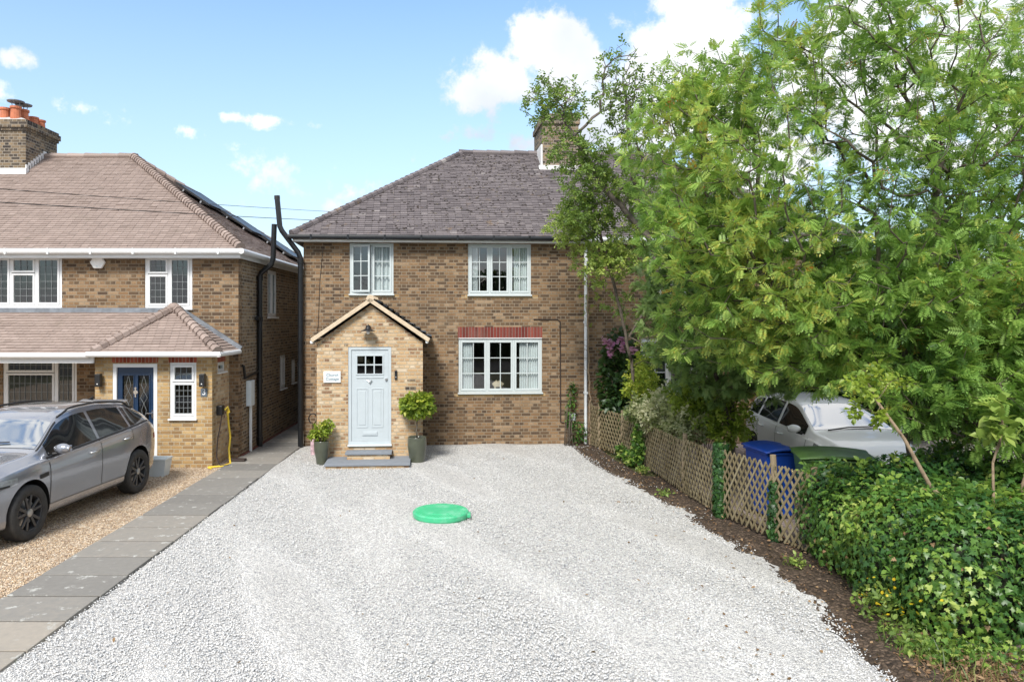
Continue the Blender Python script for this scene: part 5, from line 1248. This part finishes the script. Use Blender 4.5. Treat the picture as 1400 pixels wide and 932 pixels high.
# second rowan further right
tree('rowan_tree', (7.25, 10.4, 0), [[(7.25, 10.4, 0), (7.35, 10.4, 1.2), (7.55, 10.5, 2.6), (7.8, 10.6, 4.2)], [(7.4, 10.4, 1.6), (8.3, 10.4, 3.0)]],
     [((8.0, 10.6, 4.7), (1.7, 1.4, 2.0), 2), ((7.0, 11.0, 3.6), (1.2, 1.0, 1.0), .8), ((7.6, 10.0, 2.9), (1.4, .9, .9), 1.2), ((8.3, 10.8, 6.8), (1.5, 1.3, .9), .8)], 900, ROW, G['rowan'],
     'darker rowan standing at the right edge behind the ivy bank, grey trunk by the footpath', rmax=.12, kw=dict(per_tip=7, along=1500, size=.20, tint=(.44, .15), tintfn=clumps(1.7, .16, 8), droop=.3))
# thin topped tree against the house
tree('apple_tree', (4.15, 14.9, 0), [[(4.15, 14.9, 0), (4.12, 14.85, 1.6), (4.0, 14.8, 3.0), (3.55, 14.6, 4.6), (3.15, 14.4, 5.9), (2.98, 14.3, 7.6)], [(4.0, 14.8, 3.0), (4.5, 14.6, 5.0), (4.6, 14.5, 7.4)], [(3.55, 14.6, 4.6), (2.6, 14.4, 5.6), (1.75, 14.3, 7.0)]],
     [((1.65, 14.3, 7.25), (.65, .5, .55), .9), ((2.95, 14.3, 7.5), (.6, .5, .95), 1.4), ((4.2, 14.5, 7.4), (.9, .6, .9), 1.2), ((2.2, 14.3, 5.5), (.62, .5, .75), .6), ((3.3, 14.3, 5.9), (.9, .7, .7), .6), ((4.9, 14.3, 6.6), (.9, .7, 1.0), .8), ((2.1, 14.3, 6.3), (.7, .5, .5), .7)], 1000, SPR, G['broad'],
     'sparse tree with half bare twigs rising in front of the shared chimney', bark='twig', rmax=.09, kw=dict(per_tip=2, along=1500, size=.17, tint=(.5, .2), skip=lambda P: rng.random(len(P)) < np.clip((P[:, 2]-6.3)*.45, 0, .85)), r_tip=.006, wander=.5)
tree('hawthorn_tree', (3.5, 15.6, 0), [[(3.5, 15.6, 0), (3.4, 15.5, 2.0), (3.0, 15.2, 3.6), (2.6, 15.0, 4.9)], [(3.3, 15.4, 2.6), (4.2, 15.0, 4.2)]],
     [((2.15, 14.9, 4.9), (.62, .6, .62), 1.0), ((2.5, 14.9, 5.6), (.45, .5, .6), .6), ((2.7, 15.0, 4.2), (.62, .6, .5), .7), ((3.3, 15.0, 4.9), (.8, .7, .9), 1.1), ((4.2, 14.8, 4.5), (.8, .7, .9), .8), ((3.3, 15.6, 3.3), (.5, .5, .35), .4), ((4.05, 15.3, 2.5), (.6, .5, .6), .5)], 460, SPR, G['broad'],
     'bushy small leaved tree beside the white downpipe, reaching over the eaves', rmax=.08, kw=dict(per_tip=3, along=1100, size=.17, tint=(.74, .2), tintfn=clumps(2.5, .16, 5)))
# conifer behind the fence
tree('cypress_tree', (4.7, 13.1, 0), [[(4.7, 13.1, 0), (4.65, 13.05, 2.0), (4.6, 13.0, 4.4)], [(4.7, 13.1, .9), (4.1, 12.7, 2.4)]],
     [((4.15, 12.6, 3.0), (1.25, 1.1, 1.2), 2), ((4.7, 12.9, 2.2), (1.3, .9, .75), 1.3), ((4.5, 13.0, 4.3), (1.2, .9, .9), .9), ((3.6, 13.2, 3.7), (.7, .7, .8), .6), ((5.6, 12.9, 3.0), (1.0, .8, .9), .8)], 950, CON, G['conifer'],
     'feathery dark green conifer behind the fence between the house and white car', rmax=.1, kw=dict(per_tip=10, along=4200, size=.17, tint=(.48, .2), droop=.35, tintfn=clumps(2.0, .18, 6)), bow=.02)
# young trees and dark greenery further back on the right
for x, y, h, s, lab in ((9.2, 17.5, 5.2, 2.0, 'dense dark tree behind the white car, left of the far hedge'), (12.4, 19.5, 6.2, 2.5, 'tall dark tree beyond the footpath at the right edge'), (6.6, 19.2, 4.6, 1.8, 'dark green tree close behind the white car, beside the neighbouring house front')):
    tree('broadleaf_tree', (x, y, 0), [[(x, y, 0), (x, y, h*.35), (x+.2, y, h*.7)]], [((x, y-.3, h*.62), (s, s*.8, h*.36), 2), ((x-.6, y-.4, h*.34), (s*.8, s*.7, h*.24), 1), ((x+.5, y-.2, h*.4), (s*.9, s*.7, h*.25), 1)], 420, SPR, G['dark'], lab, 'dark trees at the back right', rmax=.16, step=.3,
         kw=dict(per_tip=6, along=2600, size=.34, tint=(.5, .2), tintfn=clumps(1.2, .16, 9)))
hd = empty('laurel_hedge', (13.6, 14.5, 0), 0, 'tall dark evergreen hedge beyond the concrete footpath at the far right', 'hedge')
hE = [((13.3+.35*k, 18.2-1.6*k, 1.5), (1.1, 1.2, 1.75), 1) for k in range(6)]
P, Nn = shell(hE, 15000, .9); ivy_skin('foliage', P, Nn, G['dark'], hd, .15, .2, (.35, .2), template=BRO)
hE2 = [((6.2+1.25*k, 20.6-.25*k, 1.2), (1.1, .9, 1.5), 1) for k in range(6)]
hb = empty('boundary_hedge', (9, 20, 0), 0, 'mid green garden hedge behind the white car, under the dark trees', 'hedge')
P, Nn = shell(hE2, 9000, .9); ivy_skin('foliage', P, Nn, G['broad'], hb, .16, .2, (.3, .2), template=BRO)
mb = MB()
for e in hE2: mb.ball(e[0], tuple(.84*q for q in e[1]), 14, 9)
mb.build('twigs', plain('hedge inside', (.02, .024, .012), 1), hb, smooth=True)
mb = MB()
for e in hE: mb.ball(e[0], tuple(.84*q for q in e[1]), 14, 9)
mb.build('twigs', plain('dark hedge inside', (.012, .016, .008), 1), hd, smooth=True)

# ivy bank at the lower right
iv = empty('ivy_bank', (5.3, 8.1, 0), 0, 'thick bank of glossy ivy swallowing the near end of the lattice fence', 'ivy')
iE = [((4.75, 8.75, .45), (.55, .62, .72), 1), ((5.3, 8.9, .5), (.75, .7, .78), 1), ((6.1, 9.1, .55), (.85, .8, .85), 1), ((4.7, 7.9, .45), (.55, .65, .72), 1), ((5.5, 8.0, .42), (.8, .8, .72), 1), ((6.3, 8.3, .5), (.9, .8, .78), 1), ((4.85, 7.15, .35), (.62, .55, .75), 1), ((5.6, 7.1, .4), (.75, .55, .72), 1), ((6.5, 7.3, .4), (.8, .6, .82), 1), ((5.2, 7.5, .6), (.5, .5, .6), .6), ((6.0, 7.6, .55), (.6, .5, .62), .6), ((4.55, 9.3, .55), (.32, .4, .62), 1), ((7.0, 9.0, .2), (.7, .8, .5), 1)]
P, Nn = shell(iE, 46000, .93); kk = rng.random(len(P)) < 1
ivy_skin('leaves', P, Nn, G['ivy'], iv, .064, .13, (.44, .18), clumps(3.0, .22, 12))
Pd, Nd = shell(iE, 900, .95); ivy_skin('dead_leaves', Pd, Nd, G['dry'], iv, .05, .12, (.5, .25))
Pt, Nt = shell(iE, 1500, .95); kk = Nt[:, 2] > .1; Pt, Nt = Pt[kk], Nt[kk]
scatter('shoots', SPR, Pt-Nt*.03, frames(unit(Nt+rng.normal(0, .5, Nt.shape)), rng.normal(0, .6, len(Pt))), rng.uniform(.10, .24, len(Pt)), G['ivy'], iv, np.clip(rng.normal(.62, .18, len(Pt)), 0, 1))
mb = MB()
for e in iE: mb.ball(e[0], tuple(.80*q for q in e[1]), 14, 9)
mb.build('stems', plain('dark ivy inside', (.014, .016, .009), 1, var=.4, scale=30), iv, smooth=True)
# slender saplings growing out of the ivy
def sapling(pts, r0, lab, leaf, lm, n, size, tint=(.6, .15), bark='bark_pale', E=None):
    o = empty('sapling', tuple(pts[0]), 0, lab, 'sapling', 'saplings growing out of the ivy bank')
    r = np.linspace(r0, r0*.45, len(pts)); MB().tube(pts, list(r), 8).build('stem', M[bark], o, smooth=True)
    p = np.array(pts, float); E = E or [(tuple(p[-1]), (.28, .25, .2), 1)]
    att, _ = in_ellipsoids(E, max(10, n//10), .6)
    X, par, tips = skeleton([[tuple(q) for q in p[-3:]]], att, .06); rad = branches('twigs', X, par, tips, M[bark], o, .003, rmax=r0*.5)
    foliage('leaves', X, par, tips, rad, leaf, lm, o, per_tip=max(2, n//len(tips)), size=size, tint=tint, droop=.1)
    return o
sapling([(5.3, 7.75, .55), (5.15, 7.8, .95), (4.95, 7.9, 1.2), (4.7, 7.95, 1.7), (4.42, 8.0, 2.12)], .032, 'leaning brown sapling with bright leaves crossing in front of the white car', SPR, G['lime'], 60, .17, (.3, .2), E=[((4.3, 8.0, 2.15), (.35, .3, .2), 1), ((4.55, 8.0, 2.3), (.25, .25, .2), 1)])
sapling([(5.45, 7.6, .8), (5.42, 7.6, 1.15), (5.45, 7.65, 1.5), (5.6, 7.7, 1.85), (5.55, 7.7, 2.1)], .017, 'thin upright sapling with broad pale green leaves in the middle of the ivy bank', BRO, G['broad'], 80, .16, (.8, .12), E=[((5.5, 7.6, 1.95), (.32, .25, .25), 1)])
sapling([(5.95, 7.9, .7), (5.95, 7.9, 1.2), (6.1, 7.9, 1.8), (6.3, 7.9, 2.2)], .022, 'forked sapling with feathered leaves at the right of the ivy bank', ROW, G['rowan'], 70, .24, (.62, .1), E=[((6.1, 7.8, 2.2), (.5, .3, .25), 1)])
# shrubs along the fence
def shrub(loc, E, template, lm, n, size, label, tint=(.5, .2), name='shrub', cat='shrub', group=None, lo=.05, power=.35, st=10):
    o = empty(name, loc, 0, label, cat, group)
    leaf_cloud('leaves', E, n, template, lm, o, size, tint, power, tintfn=clumps(4.0, .12, int(n)), lo=lo); stems('stems', loc, E, st, M['bark'], o); return o
fl = shrub((3.42, 16.9, 0), [((3.45, 16.9, 1.5), (.55, .4, 1.3), 2), ((3.9, 16.6, 1.0), (.6, .45, .9), 1)], BRO, G['dark'], 3200, .15, 'dark leaved bush with pink flower heads beside the white downpipe', (.45, .2), 'flowering_bush', 'bush')
for x, y, z in ((3.02, 16.5, 2.5), (3.12, 16.48, 2.42), (3.36, 16.45, 2.52), (3.38, 16.42, 2.34), (3.14, 16.46, 2.22), (3.62, 16.4, 2.3), (3.62, 16.3, 1.68), (3.64, 16.25, 1.36)):
    P = np.array([x, y, z])+rng.normal(0, .045, (26, 3)); scatter('flower_head', PET, P, frames(rng.normal(size=(26, 3))+np.array([0, -1, .6])), np.full(26, .05), G['pink'], fl, np.clip(rng.normal(.5, .25, 26), 0, 1))
shrub((3.95, 14.6, 0), [((3.85, 14.5, 1.15), (.5, .5, .4), 1.3), ((3.55, 15.1, 1.1), (.3, .35, .3), .6), ((4.1, 13.7, 1.05), (.5, .55, .35), 1)], SPR, G['variegated'], 900, .2, 'cream and green variegated shrub spilling over the middle of the lattice fence', (.6, .22))
shrub((4.3, 13.6, 0), [((4.25, 13.7, 1.5), (.5, .45, .42), 1), ((4.55, 13.1, 1.25), (.45, .5, .4), .8)], SPR, G['lime'], 620, .22, 'yellow green leafy shrub behind the variegated shrub', (.35, .2))
shrub((3.5, 16.2, 0), [((3.75, 16.1, 1.75), (.3, .3, .45), 1), ((3.6, 15.6, 1.5), (.35, .35, .35), 1)], SPR, G['lime'], 420, .17, 'pale yellow shrub with loose stems beside the pink flowers', (.45, .25), st=14)
shrub((3.42, 15.0, 0), [((3.43, 15.05, .45), (.12, .4, .45), 1), ((3.35, 15.2, .1), (.2, .4, .18), .8), ((3.3, 15.9, .12), (.18, .3, .16), .4)], IVY, G['ivy'], 1500, .075, 'ivy and weeds climbing the lattice between two posts', (.5, .2), 'climber', 'climber', lo=0)
shrub((2.3, 17.35, 0), [((2.36, 17.5, .75), (.14, .08, .42), 1), ((2.42, 17.5, 1.25), (.10, .06, .25), .5), ((2.55, 17.45, .3), (.2, .12, .3), .8)], BRO, G['ivy'], 420, .08, 'small green creeper on the brick wall beside the grey socket box', (.45, .2), 'climber', 'climber', lo=0)
cw = empty('bare_creeper', (2.75, 17.5, 0), 0, 'bare twining creeper stems round the white downpipe at the house corner', 'climber')
att, _ = in_ellipsoids([((2.75, 17.45, 3.1), (.22, .12, 1.5), 2), ((2.6, 17.4, 2.3), (.3, .1, .6), 1), ((2.95, 17.3, 4.0), (.35, .2, .7), 1)], 110, .5)
X, par, tips = skeleton([[(2.84, 17.42, 0), (2.8, 17.42, 1.5), (2.76, 17.42, 3.0), (2.8, 17.42, 4.6)]], att, .08, .5); rad = branches('stems', X, par, tips, M['bark_pale'], cw, .0045, rmax=.02)
foliage('leaves', X, par, tips, rad, SPR, G['lime'], cw, per_tip=2, size=.13, tint=(.3, .25), skip=lambda P: (P[:, 2] < 2.9) | (rng.random(len(P)) < .2))
# ivy on two of the fence posts
for (x, y), h, n, lab in (((3.80, 11.15), 1.12, 2300, 'fence post thickly wrapped in dark ivy'), ((4.12, 9.95), .8, 700, 'thin trail of ivy up the nearest lattice post')):
    o = empty('ivy_climber', (x, y, 0), 0, lab, 'ivy'); a = rng.uniform(0, 6.28, n); z = rng.random(n)*h; rr = .10 if n > 1000 else .07
    P = np.stack([x+rr*np.cos(a), y+rr*np.sin(a), z], 1); Nn = np.stack([np.cos(a), np.sin(a), 0*a], 1)
    ivy_skin('leaves', P, Nn, G['ivy'], o, .06, .03, (.2, .15)); MB().tube([(x+.03*math.cos(7*t), y-.05+.02*math.sin(9*t), h*t) for t in np.linspace(0, 1, 12)], .01, 6).build('stem', M['bark'], o)
# planted pots
ts = empty('bay_tree', (-1.15, 15.36, .47), 0, 'round topped bay tree with a thin stem in the right green pot', 'topiary')
MB().tube([(-1.15, 15.36, .47), (-1.16, 15.36, .7), (-1.14, 15.35, .95)], [.016, .014, .012], 8).build('stem', M['bark'], ts, smooth=True)
leaf_cloud('crown', [((-1.13, 15.35, 1.18), (.33, .30, .26), 3), ((-.98, 15.35, 1.24), (.17, .2, .2), .8), ((-1.33, 15.33, 1.2), (.15, .2, .2), .8)], 1500, BRO, G['lime'], ts, .10, (.30, .25), .3, tintfn=clumps(9, .14, 4))
ps = empty('yellow_shrub', (-3.12, 15.2, .43), 0, 'small bushy yellow leaved shrub in the left green pot', 'shrub')
pE = [((-3.14, 15.2, .66), (.19, .17, .2), 1), ((-3.0, 15.2, .78), (.13, .12, .13), .6), ((-3.27, 15.2, .6), (.12, .12, .1), .4)]
leaf_cloud('leaves', pE, 620, BRO, G['lime'], ps, .075, (.42, .25), .4, lo=.44); stems('stems', (-3.12, 15.2, .42), pE, 10, M['bark'], ps, .005)
# low plants, weeds and litter by the gravel edge
yw = empty('yellow_weeds', (4.15, 7.3, 0), 0, 'low weed with small yellow flowers at the foot of the ivy', 'weed')
leaf_cloud('leaves', [((4.2, 7.3, .12), (.35, .4, .25), 1), ((4.05, 6.7, .05), (.3, .4, .12), .7)], 900, BRO, G['broad'], yw, .06, (.55, .2), .5, lo=0)
Pf = np.array([4.15, 7.2, .28])+rng.normal(0, 1, (60, 3))*np.array([.16, .2, .09]); scatter('flowers', PET, Pf, frames(rng.normal(size=(60, 3))+np.array([0, -.6, .8])), rng.uniform(.012, .024, 60), G['yellow'], yw, rng.random(60))
P = np.stack([rng.uniform(3.7, 6.6, 900), rng.uniform(5.4, 6.9, 900), np.zeros(900)], 1); P = P[P[:, 0] > 3.75+.25*(6.9-P[:, 1])*0]
P2 = np.stack([rng.uniform(9, 11, 2600), rng.uniform(11.5, 15.5, 2600), np.full(2600, -.04)], 1); P2 = P2[(P2[:, 0] < 9.4+2.6*(17.6-P2[:, 1])/6.4) & (P2[:, 0] > 8.6+.3*(15.5-P2[:, 1]))]
P3 = np.stack([rng.uniform(-4.02, -3.95, 90), rng.uniform(6, 17, 90), np.zeros(90)], 1); P3 = P3[np.sin(P3[:, 1]*3.1)+np.sin(P3[:, 1]*1.3) > .9]
P = np.vstack([P, P2, P3]); D = unit(rng.normal(0, .5, P.shape)+np.array([0, 0, 1.0]))
tag(scatter('grass', BLA, P, frames(D, rng.uniform(0, 6, len(P)), up=(1, 0, 0)), np.concatenate([rng.uniform(.08, .22, len(P)-len(P3)), rng.uniform(.03, .06, len(P3))]), G['grass'], None, rng.random(len(P))), kind='stuff')
n = 5200; P = np.stack([rng.uniform(3.7, 6.2, n), rng.uniform(5.2, 6.5, n), np.abs(rng.normal(.015, .02, n))], 1)
Pq = np.stack([np.array([edge_x(y) for y in np.linspace(6, 17, 900)])+rng.uniform(-.15, .85, 900), np.linspace(6, 17, 900), rng.uniform(.02, .06, 900)], 1)
Pr = np.stack([np.concatenate([rng.uniform(-3.6, 3.4, 60), rng.normal(2.9, .7, 120)]), np.concatenate([rng.uniform(5.5, 16, 60), rng.uniform(5.3, 12, 120)]), np.full(180, .02)], 1); Pr = Pr[Pr[:, 0] < 3.5]; Ps = np.stack([rng.uniform(12.2, 14.5, 700), rng.uniform(12, 18, 700), np.full(700, .0)], 1)
P = np.vstack([P, Pq, Pr, Ps])
tag(scatter('leaf_litter', BRO, P, frames(rng.normal(size=(len(P), 3))*np.array([1, 1, .25]), rng.normal(0, .5, len(P))), rng.uniform(.02, .055, len(P)), G['dry'], None, rng.random(len(P))), kind='stuff')
for x, y in ((3.25, 12.4), (3.75, 8.9), (3.3, 14.4)):
    o = empty('weed', (x, y, 0), 0, 'small green weed in the bare soil along the lattice fence', 'weed', 'weeds along the fence')
    leaf_cloud('leaves', [((x+random.uniform(-.1, .2), y, .05), (.16, .2, .09), 1)], 110, BRO, G['broad'], o, .055, (.7, .2), .6, lo=0)
# ground ivy and weeds creeping over the bottom right corner
gE = [((4.3, 6.55, .0), (.5, .35, .12), 1), ((5.0, 6.35, .0), (.8, .35, .16), 1), ((6.0, 6.3, .02), (.9, .45, .2), 1), ((4.2, 5.9, 0), (.3, .3, .07), .4), ((5.4, 5.9, 0), (.6, .3, .08), .6)]
gE = gE[:3]
o = empty('ground_ivy', (5.0, 6.4, 0), 0, 'patchy low ivy and weeds over the brown soil in the bottom right corner', 'ground cover'); leaf_cloud('leaves', gE, 1500, IVY, G['ivy'], o, .06, (.68, .18), .6, lo=0)

# tufts of dry grass where the drive meets the soil in the near corner
P = np.stack([rng.uniform(3.7, 6.0, 1300), rng.uniform(5.2, 6.3, 1300), np.zeros(1300)], 1); D = unit(rng.normal(0, .9, P.shape)+np.array([0, 0, .7]))
tag(scatter('dry_grass', BLA, P, frames(D, rng.uniform(0, 6, len(P)), up=(1, 0, 0)), rng.uniform(.08, .2, len(P)), G['dry'], None, rng.random(len(P))), kind='stuff')
# loose stones lying proud on the two gravel surfaces
OCT = ([(1, 0, 0), (-.9, .2, .1), (.1, .8, 0), (-.1, -.85, .05), (.1, 0, .62), (0, .1, -.5)], [(0, 2, 4), (2, 1, 4), (1, 3, 4), (3, 0, 4), (2, 0, 5), (1, 2, 5), (3, 1, 5), (0, 3, 5)])
M['stone_w'] = tinted('white limestone chip', [(0, (.22, .235, .255)), (.3, (.46, .47, .48)), (.7, (.62, .62, .615)), (1, (.74, .73, .71))], .8, 60, .2, 0)
M['stone_t'] = tinted('tan pebble', [(0, (.22, .13, .08)), (.4, (.46, .33, .21)), (.75, (.58, .46, .32)), (1, (.72, .64, .53))], .75, 60, .2, 0)
def stones(name, x0, x1, y0, y1, n, size, m, keep=None):
    y = y0+(y1-y0)*rng.random(n)**1.7; x = rng.uniform(x0, x1, n); P = np.stack([x, y, np.full(n, .004)], 1)
    if keep is not None: P = P[keep(P)]
    n = len(P); D = rng.normal(size=(n, 3)); D[:, 2] *= .35
    tag(scatter(name, OCT, P, frames(D, rng.normal(0, .5, n)), size*rng.uniform(.55, 1.35, n), m, None, np.clip(rng.normal(.55, .24, n), 0, 1)), kind='stuff')
ex = lambda P: np.interp(P[:, 1], [p[1] for p in EDGE], [p[0] for p in EDGE])
stones('white_gravel_stones', -4.0, 3.7, 4.6, 17.3, 110000, .0115, M['stone_w'], lambda P: P[:, 0] < ex(P)+np.where(rng.random(len(P)) < .12, .42, .12)*rng.normal(size=len(P)))
stones('tan_gravel_stones', -9.5, -5.0, 7.5, 14.8, 26000, .012, M['stone_t'])
# trees across the road, behind the camera: the windows mirror them
tE = [((-14+7*k, -20-(k % 2)*2, 3.2+(k % 3)*.8), (3.6, 1.6, 3.4+(k % 3)), 1) for k in range(6)]
P, Nn = shell(tE, 9000, .9); tl = ivy_skin('treeline', P, Nn, G['dark'], None, .75, .5, (.5, .2), template=BRO); tag(tl, 'row of trees across the road', kind='stuff')
